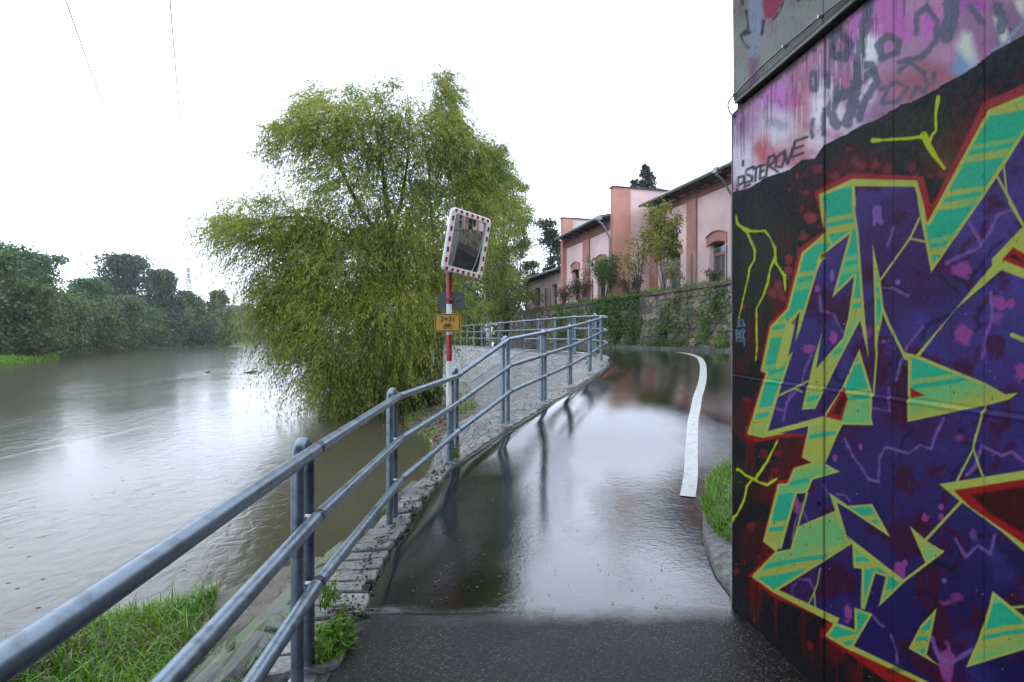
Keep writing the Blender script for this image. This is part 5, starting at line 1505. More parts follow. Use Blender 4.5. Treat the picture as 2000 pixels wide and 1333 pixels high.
def sample_ell(c, r, n, inner=.35):
    d = unit(rng.normal(size=(n, 3))); t = (inner + (1 - inner) * rng.random(n) ** .6)[:, None]
    return np.asarray(c) + d * t * np.asarray(r), d

M['willow'] = leafmat('willow_leaves', [(.040, .064, .006), (.105, .145, .012), (.158, .196, .017), (.222, .252, .027), (.32, .335, .055)], trans=.42)
M['birchleaf'] = leafmat('birch_leaves', [(.035, .058, .012), (.06, .088, .018), (.085, .115, .024), (.12, .145, .03)], trans=.4)
M['darkleaf'] = leafmat('dark_leaves', [(.010, .032, .012), (.018, .052, .018), (.030, .072, .024), (.042, .090, .03)], trans=.25)
M['bankleaf'] = leafmat('bank_leaves', [(.022, .056, .016), (.040, .088, .022), (.062, .118, .030), (.090, .145, .040)], trans=.3)
M['olive'] = leafmat('olive_leaves', [(.034, .060, .014), (.058, .092, .018), (.084, .120, .026), (.112, .145, .034)], trans=.3)
M['conifer'] = leafmat('conifer_needles', [(.006, .017, .010), (.013, .030, .016), (.02, .04, .02)], trans=.05)
M['sapling'] = leafmat('sapling_leaves', [(.08, .11, .012), (.14, .17, .02), (.20, .22, .03), (.26, .24, .04)], trans=.45)
M['ivy'] = leafmat('ivy_leaves', [(.020, .052, .010), (.038, .090, .014), (.065, .140, .018), (.110, .195, .024)], trans=.3)
M['brightivy'] = leafmat('bright_creeper_leaves', [(.05, .13, .01), (.09, .20, .015), (.14, .27, .02)], trans=.4)
M['grass'] = leafmat('grass_blades', [(.03, .085, .003), (.06, .155, .004), (.10, .235, .006), (.15, .32, .010), (.22, .40, .02)], trans=.4, rough=.3, spec=.5)
M['drygrass'] = leafmat('dry_grass', [(.16, .10, .03), (.25, .17, .06), (.12, .12, .03)], trans=.3)
M['darkweed'] = leafmat('shrub_leaves', [(.03, .04, .012), (.07, .065, .02), (.11, .08, .03), (.05, .09, .015)], trans=.35)
M['bark'] = mat('dark_wet_bark', (.022, .018, .012), (.06, .05, .035), 9, rough=.75, bump=1.0, bscale=20, bdist=.03, stretch=(3, 3, .6))
M['birchbark'] = mat('birch_bark', (.05, .05, .05), (.55, .55, .52), 2.2, rough=.7, bump=.3, stretch=(.8, .8, 3), contrast=(.40, .50))

# --- the big willow
WT = P(846, 778, 21.0); WT.z = EYE - 2.45
wil = empty('willow_tree', WT, 'large drooping yellow-green willow leaning over the river behind the sign post', 'tree')
lobes = [(640, 250, 72, 66, .8), (722, 265, 76, 88, 1), (800, 285, 80, 100, 1), (863, 215, 28, 62, .75), (872, 300, 46, 90, 1), (690, 375, 110, 85, 1), (600, 265, 40, 36, .4), (555, 262, 22, 18, .18),
         (600, 440, 70, 38, .6), (520, 455, 62, 30, .45), (455, 438, 42, 16, .16), (470, 490, 24, 36, .14), (610, 495, 92, 62, 1), (700, 515, 125, 105, 1.2), (805, 480, 95, 125, 1), (592, 580, 66, 72, 1),
         (660, 640, 115, 105, 1.3), (775, 625, 80, 100, 1), (538, 600, 28, 34, .35), (655, 735, 50, 56, .8), (720, 750, 66, 56, 1), (668, 795, 34, 28, .3), (590, 662, 42, 30, .35), (470, 452, 50, 22, .2), (430, 440, 26, 12, .10), (545, 300, 18, 22, .12), (625, 195, 30, 22, .2), (700, 190, 30, 20, .15), (760, 178, 26, 16, .12), (858, 160, 14, 20, .12), (960, 330, 24, 30, .2), (535, 395, 40, 22, .2), (470, 400, 26, 14, .1), (915, 380, 40, 80, .75), (858, 590, 44, 60, .5), (785, 730, 38, 50, .35), (930, 300, 26, 30, .3), (522, 552, 24, 30, .22)]
TW = []
for (px, py, rx, ry, wgt) in lobes:
    rx *= .88; ry *= .88
    Z = 20.3 + rs.uniform(-.7, .7); c = np.array(P(px, py, Z)); s_ = Z / F
    r = np.array([rx * s_ * .92, max(rx, 45) * s_ * 1.15 * (.6 if wgt < .3 else 1), ry * s_ * .92])
    nn = int(1000 * wgt * (.6 + .4 * (rx * ry) / 6000))
    p, d = sample_ell(c, r, nn, .25 if wgt > .3 else 0)
    TW.append(np.concatenate([p, d], 1))
TW = np.concatenate(TW); n = len(TW); p0 = TW[:, :3]; d0 = TW[:, 3:]
# twigs first reach outward and up, then hang
wc = np.array(P(760, 420, 20.3))
outw = unit((p0 - wc) * np.array([1, 1, .25]) + rng.normal(size=(n, 3)) * 1.0)
start = unit(outw * .8 + d0 * .5 + np.array([0, 0, .35]) + rng.normal(size=(n, 3)) * .45)
TL = rng.uniform(.55, 1.75, n)
K = 22
ts_ = (np.arange(K) + .5) / K
hang = rng.uniform(.35, 1.35, n)
pos = []; dr = []
clump = np.sin(p0 * np.array([1.9, 2.3, 2.1]) + 1).sum(1) * .10 + np.sin(p0 * np.array([5.1, 4.3, 4.7]) + 2).sum(1) * .08 + .5 + rng.normal(0, .12, n)
for k, t in enumerate(ts_):
    q = p0 + start * (TL * t)[:, None] + np.stack([np.zeros(n), np.zeros(n), -hang * TL * t * t * 1.0], 1)
    tg = unit(start + np.stack([np.zeros(n), np.zeros(n), -2 * hang * t], 1))
    s_ = perp(tg) * (.55 if k % 2 else -.55)
    pos.append(q + rng.normal(0, .035, (n, 3))); dr.append(unit(tg * .9 + s_ * .8 + np.array([0, 0, -.35])))
pos = np.concatenate(pos); dr = np.concatenate(dr); val = np.tile(clump, K)
keep = pos[:, 2] > WZ + .02
gapn = np.sin(pos * np.array([2.7, 2.1, 3.1])).prod(1) + .55 * np.sin(pos * np.array([6.1, 5.2, 6.7]) + 1).prod(1)
keep &= gapn < .72
pos, dr, val = pos[keep], dr[keep], val[keep]
cr = leaf_mesh('crown', pos, dr, perp(dr), rng.uniform(.09, .17, len(pos)), rng.uniform(.018, .032, len(pos)), M['willow'], wil, val)
NWIL = len(pos)
def limb(parent, pts, r0, r1, name='limb', m_='bark', n=8):
    pts = catmull(pts, 5); k = len(pts)
    mb = MB(); mb.tube(pts, [r0 + (r1 - r0) * i / (k - 1) for i in range(k)], n); return mb.build(name, M[m_], parent, smooth=True)
wp_ = lambda x, y, Z=20.8: P(x, y, Z)
limb(wil, [WT + Vector((0, 0, -.3)), wp_(838, 730), wp_(822, 660), wp_(790, 560), wp_(762, 440), wp_(745, 320), wp_(730, 220)], .27, .03, 'trunk', n=12)
for pts, a, b in [([wp_(852, 790), wp_(856, 720), wp_(860, 640), wp_(880, 500), wp_(915, 380), wp_(905, 280), wp_(893, 215), wp_(872, 160)], .20, .02), ([wp_(840, 760), wp_(815, 700), wp_(770, 640), wp_(690, 590), wp_(600, 560), wp_(520, 540)], .16, .03),
                  ([wp_(800, 590), wp_(730, 500), wp_(640, 440), wp_(560, 425), wp_(490, 440), wp_(430, 425), wp_(412, 428)], .11, .008), ([wp_(780, 520), wp_(700, 400), wp_(650, 300), wp_(600, 250), wp_(550, 255), wp_(522, 248)], .09, .008),
                  ([wp_(768, 460), wp_(790, 360), wp_(800, 250), wp_(795, 190)], .08, .01), ([wp_(745, 330), wp_(700, 250), wp_(680, 190)], .06, .01), ([wp_(835, 700), wp_(790, 720), wp_(740, 740), wp_(680, 780)], .08, .02), ([wp_(862, 640), wp_(850, 520), wp_(840, 380), wp_(835, 260)], .09, .01), ([wp_(880, 520), wp_(905, 470), wp_(912, 420), wp_(890, 350)], .05, .01), ([wp_(560, 425), wp_(500, 470), wp_(470, 500)], .03, .006), ([wp_(600, 560), wp_(560, 600), wp_(520, 640)], .04, .01), ([wp_(800, 600), wp_(740, 560), wp_(700, 480), wp_(640, 470)], .05, .01)]:
    limb(wil, pts, a, b)

# --- generic broadleaf tree: lobed crown of leaf clusters with gaps, trunk and a few limbs
def tree(label, base, height, width, m_, ncl=70, per=60, leaf=.22, crown_lo=.15, name='tree', group=None, trunk='bark', top=1.0, depth=None, seed=0, droop=0.0, trunk_r=None, cat='tree', sparse=1.0, fill=4):
    r = np.random.default_rng(seed + 100)
    t = empty(name, base, label, cat, group)
    base = np.array(base); depth = depth or width
    # lobes
    nl = max(4, int(ncl / 8)); lo = []
    for i in range(nl):
        h = crown_lo + (1 - crown_lo) * (i + .5) / nl; prof = math.sqrt(max(.12, 1 - ((h - .52) / .56) ** 2))
        a = r.uniform(0, 6.28); q = r.uniform(.1, .62) * prof
        lo.append((np.array([math.cos(a) * q * width / 2, math.sin(a) * q * depth / 2, h * height]), width * r.uniform(.17, .30) * (.5 + .6 * prof)))
    P0 = []; val = []
    for i in range(ncl):
        c, R = lo[r.integers(0, nl)]; d = r.normal(size=3); d /= np.linalg.norm(d); d[2] = abs(d[2]) * .9 if r.random() < .72 else d[2]
        cc = c + d * R * r.uniform(.65, 1.0) * np.array([1, 1, .8])
        cc[2] = min(cc[2], height * .98 - .1)
        cr_ = R * r.uniform(.28, .5) * sparse
        p = cc + np.clip(r.normal(size=(per, 3)), -1.35, 1.35) * cr_ * np.array([.62, .62, .42]); P0.append(p)
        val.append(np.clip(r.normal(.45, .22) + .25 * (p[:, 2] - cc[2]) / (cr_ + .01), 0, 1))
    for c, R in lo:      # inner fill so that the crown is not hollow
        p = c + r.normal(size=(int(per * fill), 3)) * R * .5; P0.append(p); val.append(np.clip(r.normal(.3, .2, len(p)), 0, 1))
    P0 = np.concatenate(P0) + base; val = np.concatenate(val)
    k = (P0[:, 2] > base[2] + .05) & (P0[:, 2] < base[2] + height * 1.01); P0 = P0[k]; val = val[k]
    d = unit(r.normal(size=P0.shape) + np.array([0, 0, -droop])); 
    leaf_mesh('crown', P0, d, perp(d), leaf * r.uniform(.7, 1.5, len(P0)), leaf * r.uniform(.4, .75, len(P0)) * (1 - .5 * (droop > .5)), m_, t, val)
    tr = trunk_r or max(.08, height * .018); B = Vector(base)
    mb = MB(); wob = [Vector((r.uniform(-.02, .02) * height, r.uniform(-.02, .02) * height, 0)) for _ in range(4)]
    pts = [B + Vector((0, 0, -.2))] + [B + wob[i] + Vector((0, 0, height * h)) for i, h in enumerate((.22, .45, .68, .9))]
    mb.tube(catmull(pts, 3), [tr * (1 - .88 * i / 12) for i in range(13)], 9); mb.build('trunk', M[trunk], t, smooth=True)
    for i in range(5):
        c, R = lo[r.integers(0, nl)]; h = r.uniform(.3, .6) * c[2]
        limb(t, [B + Vector((0, 0, h)), B + Vector(c) * .5 + Vector((0, 0, h * .5)), B + Vector(c)], tr * .45, tr * .12, n=5)
    return t
GZ = EYE - .62
def tr_at(label, px, pytop, pybase_z, Z, wpx, m_, **k):
    x = (px - 1000) / F * Z; top = EYE + (658 - pytop) / F * Z
    return tree(label, (x, Z, pybase_z), top - pybase_z, wpx / F * Z, m_, **k)
# birch and dark trees behind the railing
tr_at('tall drooping birch with white trunk behind the railing, right of the willow', 955, 285, GZ, 46, 150, M['birchleaf'], name='birch_tree', trunk='birchbark', ncl=150, per=110, leaf=.22, droop=1.2, crown_lo=.28, trunk_r=.24, seed=1)
tr_at('second birch standing close to the corner of the low annex', 1012, 400, GZ, 50, 80, M['birchleaf'], name='birch_tree', trunk='birchbark', ncl=90, per=90, leaf=.22, droop=1.2, crown_lo=.1, trunk_r=.14, seed=2)
tr_at('dark round tree rising behind the low annex roof', 1072, 430, GZ, 74, 92, M['darkleaf'], ncl=90, per=60, leaf=.38, seed=3)
tr_at('dark tree filling the gap left of the birch trunk', 905, 470, GZ, 66, 130, M['darkleaf'], ncl=110, per=60, leaf=.38, seed=4)
tr_at('dark bushy tree between birch trunk and annex', 992, 520, GZ, 64, 100, M['darkleaf'], ncl=90, per=60, leaf=.34, crown_lo=.0, seed=5)
tr_at('mid green tree seen through the willow branches above the mirror', 820, 360, GZ, 60, 190, M['bankleaf'], ncl=130, per=60, leaf=.36, seed=6)
tr_at('mid green tree behind the left half of the willow', 700, 440, EYE - 1.2, 78, 220, M['bankleaf'], ncl=120, per=60, leaf=.42, seed=7)
tr_at('low dark thicket behind the far end of the railing', 935, 585, GZ, 58, 150, M['darkleaf'], name='thicket', ncl=70, per=70, leaf=.26, crown_lo=-.1, seed=8, cat='bush')
tr_at('dark undergrowth at the water edge below the willow trunk', 815, 752, EYE - 2.6, 20.5, 95, M['ivy'], name='bush', ncl=40, per=60, leaf=.10, crown_lo=-.1, seed=9, cat='bush')
tr_at('shadowed bush hanging over the water under the willow', 760, 700, EYE - 2.8, 22.5, 170, M['darkleaf'], name='bush', ncl=60, per=80, leaf=.12, crown_lo=-.1, seed=10, cat='bush')
tr_at('yellowish bush at the end of the stone wall below the annex', 1003, 598, GZ + .6, 52, 50, M['sapling'], name='bush', ncl=26, per=40, leaf=.15, crown_lo=-.1, seed=12, cat='bush', sparse=1.3)
tree('dark tree on the terrace to the right, seen only in the traffic mirror', (24, -6, RT), 9, 9, M['darkleaf'], ncl=60, per=50, leaf=.4, seed=71)
tree('broad dark tree across the road, showing only as the left foliage in the traffic mirror', (6, -26, EYE - 1), 14, 13, M['darkleaf'], ncl=90, per=60, leaf=.5, crown_lo=.0, seed=73)
tree('tallest dark tree showing only in the middle of the traffic mirror', (13, -30, EYE - 1), 17, 14, M['bankleaf'], ncl=90, per=60, leaf=.5, crown_lo=.0, seed=74)
tree('second dark tree on the right terrace behind the camera, seen only in the traffic mirror', (19, -20, EYE - 1), 13, 9, M['darkleaf'], ncl=60, per=50, leaf=.4, seed=72)
tr_at('olive green drooping tree between the willow and the annex', 985, 335, GZ, 40.5, 150, M['willow'], ncl=190, per=90, leaf=.20, crown_lo=.12, droop=1.2, seed=21)
tr_at('dark shrubbery on the bank below the far left end of the railing', 868, 600, EYE - 2.4, 40, 90, M['darkleaf'], name='bush', ncl=60, per=80, leaf=.2, crown_lo=-.1, seed=22, cat='bush')
tr_at('dark shrubbery hidden behind the lower willow branches', 790, 610, EYE - 2.7, 44, 200, M['darkleaf'], name='bush', ncl=90, per=80, leaf=.26, crown_lo=-.1, seed=23, cat='bush')
tr_at('dark hedge-like tree mass closing the view beyond the end of the railing', 905, 560, GZ - .4, 60, 110, M['darkleaf'], name='bush', ncl=80, per=80, leaf=.28, crown_lo=-.1, seed=24, cat='bush')
tree('dark tree above the right-hand terrace showing in the upper part of the traffic mirror', (14.6, 3.5, RT), 8, 6, M['darkleaf'], ncl=70, per=60, leaf=.25, crown_lo=-.05, seed=75)
tree('second dark tree on the terrace, left half of the traffic mirror', (13.9, -1.5, RT), 8, 6, M['bankleaf'], ncl=70, per=60, leaf=.25, crown_lo=-.05, seed=76)
# conifer above the roof
def conifer(label, px, pytop, Z, zb_, wpx, group=None, seed=0):
    r = np.random.default_rng(seed); x = (px - 1000) / F * Z; top = EYE + (658 - pytop) / F * Z; h = top - zb_; W_ = wpx / F * Z / 2
    t = empty('spruce_tree', (x, Z, zb_), label, 'tree', group); B = np.array([x, Z, zb_]); PP = []; DD = []
    n = 44
    for i in range(n):
        f = 1 - (i + .5) / n; zz_ = h * (1 - .62 * (1 - f) ** 1.0) if False else h * (.35 + .65 * (1 - f)); L_ = W_ * (3.2 * f ** .9) * r.uniform(.75, 1.15) + .15
        for a in r.uniform(0, 6.28, 9):
            m = 16; t_ = np.linspace(.05, 1, m); q = np.stack([np.cos(a) * L_ * t_, np.sin(a) * L_ * t_, zz_ - .22 * L_ * t_ + .22 * L_ * t_ ** 3], 1)
            for rep in range(3): PP.append(B + q + r.normal(0, .05 + .02 * L_, (m, 3))); DD.append(np.tile([np.cos(a) * .7, np.sin(a) * .7, -.5], (m, 1)) + r.normal(0, .45, (m, 3)))
    PP = np.concatenate(PP); DD = unit(np.concatenate(DD)); leaf_mesh('crown', PP, DD, perp(DD), .34, .10, M['conifer'], t)
    mb = MB(); mb.tube([Vector(B), Vector(B) + Vector((0, 0, h))], [.3, .02], 8); mb.build('trunk', M['bark'], t)
conifer('tall dark spruce rising above the roof of the pink building', 1261, 322, 62, RT, 52, seed=3)
conifer('top of a smaller spruce just left of the tall one above the parapet', 1238, 352, 66, RT, 20, seed=4)

# shrubs and sapling in front of the building
def shrub(label, px, pytop, wpx, u_out, m_, nst=9, nl=700, leaf=.09, name='shrub', seed=0, cat='bush', tip=.4):
    r = np.random.default_rng(seed); o = RW(0, 0, u_out); m = (px - 1000) / F; u = (m * o.y - o.x) / (RWd.x - m * RWd.y); b = RW(u, RT - .03, u_out); Z = b.y
    h = EYE + (658 - pytop) / F * Z - b.z; W_ = wpx / F * Z / 2
    t = empty(name, b, label, cat); PP = []; DD = []
    mb = MB()
    for k in range(nst):
        a = r.uniform(0, 6.28); L_ = r.uniform(.55, 1.0) * h; sp = r.uniform(.3, 1.0) * W_
        pts = [b + Vector((r.uniform(-.08, .08), r.uniform(-.08, .08), -.02)), b + Vector((math.cos(a) * sp * .35, math.sin(a) * sp * .35, L_ * .45)), b + Vector((math.cos(a) * sp * .8, math.sin(a) * sp * .8, L_ * .85)), b + Vector((math.cos(a) * sp, math.sin(a) * sp, L_))]
        pts = catmull(pts, 5); mb.tube(pts, [.018 * (1 - .8 * i / 15) + .002 for i in range(len(pts))], 5)
        m2 = nl // nst; ti = r.uniform(tip, 1, m2) * (len(pts) - 1.01); i0 = ti.astype(int); A_ = np.array([list(p_) for p_ in pts])
        q = A_[i0] * (1 - (ti - i0))[:, None] + A_[np.minimum(i0 + 1, len(pts) - 1)] * (ti - i0)[:, None]
        cl = r.normal(0, 1, (m2, 3)) * np.array([.5, .5, .35]) * .28 * min(1.2, h / 2); PP.append(q + cl)
    mb.build('stems', M['bark'], t, smooth=True)
    PP = np.concatenate(PP); DD = unit(r.normal(size=PP.shape) + np.array([0, 0, -.3])); leaf_mesh('foliage', PP, DD, perp(DD), leaf * r.uniform(.7, 1.4, len(PP)), leaf * .5, m_, t)
    return t
shrub('tall thin yellow-green sapling in front of the pink facade', 1296, 402, 120, -.9, M['sapling'], 12, 3000, .15, 'sapling', 1, 'tree', tip=.45)
shrub('loose yellow-green shrub left of the tall sapling against the terracotta corner', 1248, 470, 70, -.5, M['sapling'], 9, 1100, .11, seed=2)
shrub('grey-green bush in front of the middle part of the building', 1182, 500, 80, -.45, M['ivy'], 13, 3400, .11, seed=3)
shrub('brownish shrub before the first arched window of the middle part', 1132, 528, 60, -.4, M['darkweed'], 12, 1500, .11, seed=4)
shrub('small dark shrub at the corner where the middle part meets the annex', 1100, 556, 36, -.4, M['darkweed'], 8, 700, .11, seed=5)
shrub('reddish brown weeds on the wall top below the sapling', 1232, 535, 60, -.4, M['darkweed'], 10, 800, .10, seed=6)
shrub('weedy bush on the wall top under the dark doorway', 1318, 515, 44, -.5, M['sapling'], 9, 700, .10, seed=7)
shrub('low weeds on the wall top beneath the right arched window', 1398, 524, 50, -.35, M['darkweed'], 9, 380, .09, seed=8, cat='bush')

def blades(name, pts, h, w, m_, parent=None, lean=.35, val=None, kind='stuff', org=None):
    """grass blades of three bent segments; pts Nx3"""
    n = len(pts); a = rng.uniform(0, 6.28, n); hh = h * rng.uniform(.5, 1.25, n); le = lean * rng.uniform(.2, 1.6, n)
    dx = np.stack([np.cos(a), np.sin(a), 0 * a], 1); b = a + 1.57 + rng.normal(0, .4, n); sx = np.stack([np.cos(b), np.sin(b), 0 * b], 1) * (w / 2)
    V = np.empty((n, 7, 3))
    for i, (t, ww) in enumerate(((0, 1), (.45, .9), (.8, .55), (1.0, 0))):
        c = pts + dx * (le * hh * t ** 2.0)[:, None] + np.array([0, 0, 1]) * (hh * (t - .42 * le * t ** 3))[:, None]
        if i < 3: V[:, 2 * i] = c - sx * ww; V[:, 2 * i + 1] = c + sx * ww
        else: V[:, 6] = c
    base = np.arange(n)[:, None] * 7
    Q = np.concatenate([base + np.array([0, 1, 3, 2]), base + np.array([2, 3, 5, 4])]); T = base + np.array([4, 5, 6])
    T4 = np.concatenate([T[:, :2], T[:, 2:3], T[:, 2:3]], 1)
    faces = [tuple(q) for q in Q.tolist()] + [tuple(t_) for t_ in T.tolist()]
    o = mesh(name, V.reshape(-1, 3), faces, m_, parent, org=org)
    at = o.data.attributes.new('v', 'FLOAT', 'POINT'); v = rng.random(n) if val is None else np.clip(val + rng.normal(0, .15, n), 0, 1)
    at.data.foreach_set('value', np.repeat(v.astype(np.float32), 7))
    return o
def on_mesh(o, xy):
    """drop points on a mesh object from above"""
    out = []
    for x, y in xy:
        ok, loc, nrm, _ = o.ray_cast(Vector((x, y, 30)) - o.location, Vector((0, 0, -1)))
        if ok: out.append(tuple(loc + o.location))
    return np.array(out)
bpy.context.view_layer.update()
# grass on the near bank
xy = []
while len(xy) < 15500:
    y = rng.uniform(1.6, 5.75); x = rng.uniform(-4.4, -2.15)
    xl = np.interp(y, [1.6, 4.5, 5.1, 5.5, 5.75], [-4.3, -4.25, -4.05, -3.6, -3.2]); xr = np.interp(y, [2, 4.2, 5.0, 5.4, 5.75], [-2.2, -2.3, -2.75, -2.95, -3.1])
    if xl < x < xr + .1 and nz2(x * 2.2, y * 2.2) > -.75: xy.append((x, y))
gp = on_mesh(nearbank, xy)
v = .45 + .35 * np.sin(gp[:, 0] * 3.1) * np.sin(gp[:, 1] * 2.7)
tag(blades('grass', gp, .16, .010, M['grass'], val=v, lean=.65), kind='stuff')
k = rng.choice(len(gp), 1500, replace=False); tag(blades('tall_grass', gp[k], .27, .011, M['grass'], lean=.8), kind='stuff')
k = rng.choice(len(gp), 1300, replace=False); tag(blades('withered_grass', gp[k], .17, .009, M['drygrass'], lean=1.0), kind='stuff')
c0 = np.array([-3.15, 4.7]); dd = np.hypot((gp[:, 0] - c0[0]) / .8, (gp[:, 1] - c0[1]) / .35); kk = gp[dd < 1][:500]
if len(kk): tag(blades('dead_grass', kk, .17, .010, M['drygrass'], lean=1.2), kind='stuff')
# moss and weeds in the slab joints and along the edge stones
wz_ = []
for _ in range(1500):
    u = rng.uniform(1.3 * PER, 5.0 * PER); v_ = rng.normal(1.02, .05) if rng.random() < .7 else rng.normal(1.5, .10)
    if abs(math.sin(u * 1.9)) > .25: wz_.append(tuple(S(u, min(2, max(.5, v_)))))
tag(blades('joint_weeds', np.array(wz_), .07, .006, M['grass'], lean=.9), kind='stuff')
def tuft(label, c, r, n, h, m_='grass', leafy=0, name='grass_tuft', cat='plant', w=.006):
    t = empty(name, c, label, cat)
    a = rng.uniform(0, 6.28, n); q = np.sqrt(rng.random(n)); pts = np.array(c) + np.stack([np.cos(a) * q * r[0], np.sin(a) * q * r[1], np.zeros(n)], 1)
    blades('blades', pts, h, w, M[m_], t, lean=.8)
    if leafy:
        p = np.array(c) + rng.normal(size=(leafy, 3)) * np.array([r[0] * .5, r[1] * .5, .0]) + np.array([0, 0, 1]) * rng.uniform(.02, h * 1.2, leafy)[:, None]
        d = unit(rng.normal(size=(leafy, 3)) + np.array([0, 0, -.1])); leaf_mesh('leaves', p, d, perp(d), .035 * rng.uniform(.6, 1.4, leafy), .022, M['brightivy'], t)
    return t
tuft('lush leafy weed tuft at the foot of the nearest railing post', P(652, 1262, 2.86), (.085, .17), 900, .085, leafy=260, w=.005)
tuft('small leafy weed at the foot of the post carrying the traffic mirror', P(889, 895, 6.6), (.06, .06), 60, .14, leafy=60)
tuft('tiny grass tuft between edge stones beyond the second post', P(826, 958, 5.68), (.03, .03), 60, .05)
tuft('weed with broad leaves growing over the edge stones', P(640, 1180, 3.22), (.05, .10), 60, .12, leafy=60)
# grass beside the abutment
pts = []
while len(pts) < 2600:
    px_, py_ = rng.uniform(1374, 1475), rng.uniform(915, 1085)
    if (px_ - 1450) ** 2 / 78 ** 2 + (py_ - 1000) ** 2 / 84 ** 2 < 1:
        q = onpath(px_, py_); pts.append((q.x, q.y, q.z + .05))
tag(blades('verge_grass', np.array(pts), .17, .007, M['grass'], lean=.7), kind='stuff')
# ivy and weeds on the retaining wall
def creeper(label, px, py, rx, ry, n, m_, leaf=.07, seed=0, name='ivy', out=.10):
    r = np.random.default_rng(seed); m = (px - 1000) / F; o = RW(0, 0, 0); u = (m * o.y - o.x) / (RWd.x - m * RWd.y); c = RW(u, 0, .05); Z = c.y; z = EYE + (658 - py) / F * Z
    t = empty(name, RW(u, z, .05), label, 'plant')
    a = r.normal(0, .5, n); b = r.normal(0, .5, n); cl = np.sin(a * 7 + seed) + np.sin(b * 9 + seed * 2) + r.normal(0, .6, n); k = cl > -.3; a = a[k]; b = b[k]
    al = rx / F * Z * 1.05; zz2 = np.clip(z + b * ry / F * Z, EYE - .42, RT + .12)
    P_ = np.array(RW(u, 0, 0)) * np.array([1, 1, 0]) + np.outer(a * al, RWd) + np.outer(np.abs(r.normal(.03, out, len(a))) + .03, RWn); P_[:, 2] = zz2
    d = unit(r.normal(size=P_.shape) * .6 + np.array(RWn) * .3 + np.array([0, 0, -.7])); w = unit(np.cross(d, np.array(RWn) + r.normal(size=P_.shape) * .5))
    leaf_mesh('leaves', P_, d, w, leaf * r.uniform(.6, 1.5, len(P_)), leaf * r.uniform(.5, .9, len(P_)), m_, t)
    ks = []
    mb = MB()
    for k in range(6): mb.tube(catmull([RW(u + r.normal(0, al * .3), z - .5, .03), RW(u + r.normal(0, al * .4), z, .05), RW(u + r.normal(0, al * .5), z + .5, .03)], 4), .006, 4)
    mb.build('stems', M['bark'], t)
for i, (lb_, px, py, rx, ry, n, m_, lf) in enumerate([
    ('dense dark green ivy curtain on the left stretch of the stone wall', 1205, 630, 90, 78, 14000, 'ivy', .085), ('ivy patch hanging below the coping beside the railing bend', 1170, 625, 40, 42, 2600, 'ivy', .09), ('ivy mat low on the wall just right of the railing', 1235, 652, 34, 40, 1500, 'ivy', .08),
    ('bright green creeper at the foot of the wall near the abutment', 1414, 672, 22, 24, 520, 'brightivy', .08), ('bright creeper climbing the wall left of the abutment', 1378, 645, 24, 46, 640, 'brightivy', .08), ('ivy tuft in the middle of the stone wall', 1306, 650, 66, 50, 3000, 'ivy', .08),
    ('dark ivy clump high on the wall beside the abutment', 1400, 592, 40, 34, 1000, 'ivy', .08), ('small fern-like plant growing from the drain hole of the wall', 1306, 612, 22, 30, 320, 'ivy', .08), ('weeds at the foot of the wall below the sapling', 1284, 676, 42, 20, 700, 'ivy', .08),
    ('brown withered plant hanging high on the stone wall', 1322, 589, 18, 14, 260, 'darkweed', .07), ('dark overgrown ivy on the far end of the stone wall', 1110, 640, 110, 50, 6500, 'ivy', .10), ('hanging weeds spilling over the coping left of the sapling', 1200, 590, 110, 24, 3800, 'ivy', .09), ('scattered ivy around the middle of the wall right of the drain hole', 1355, 625, 80, 80, 1100, 'ivy', .07)]):
    creeper(lb_, px, py, rx, ry, n, M[m_], lf, i + 1)
# grass fringe on top of the retaining wall
pts = []
for _ in range(9000):
    u = rng.uniform(9, 44); pts.append(tuple(RW(u, RT + .02, -.40 - abs(rng.normal(0, .35)))))
tag(blades('terrace_grass', np.array(pts), .42, .018, M['grass'], lean=.6), kind='stuff')
pts = [tuple(RW(rng.uniform(9, 40), RT + .10, -.2 + rng.normal(0, .09))) for _ in range(1600)]
tag(blades('coping_weeds', np.array(pts), .14, .010, M['drygrass'], lean=.7), kind='stuff')

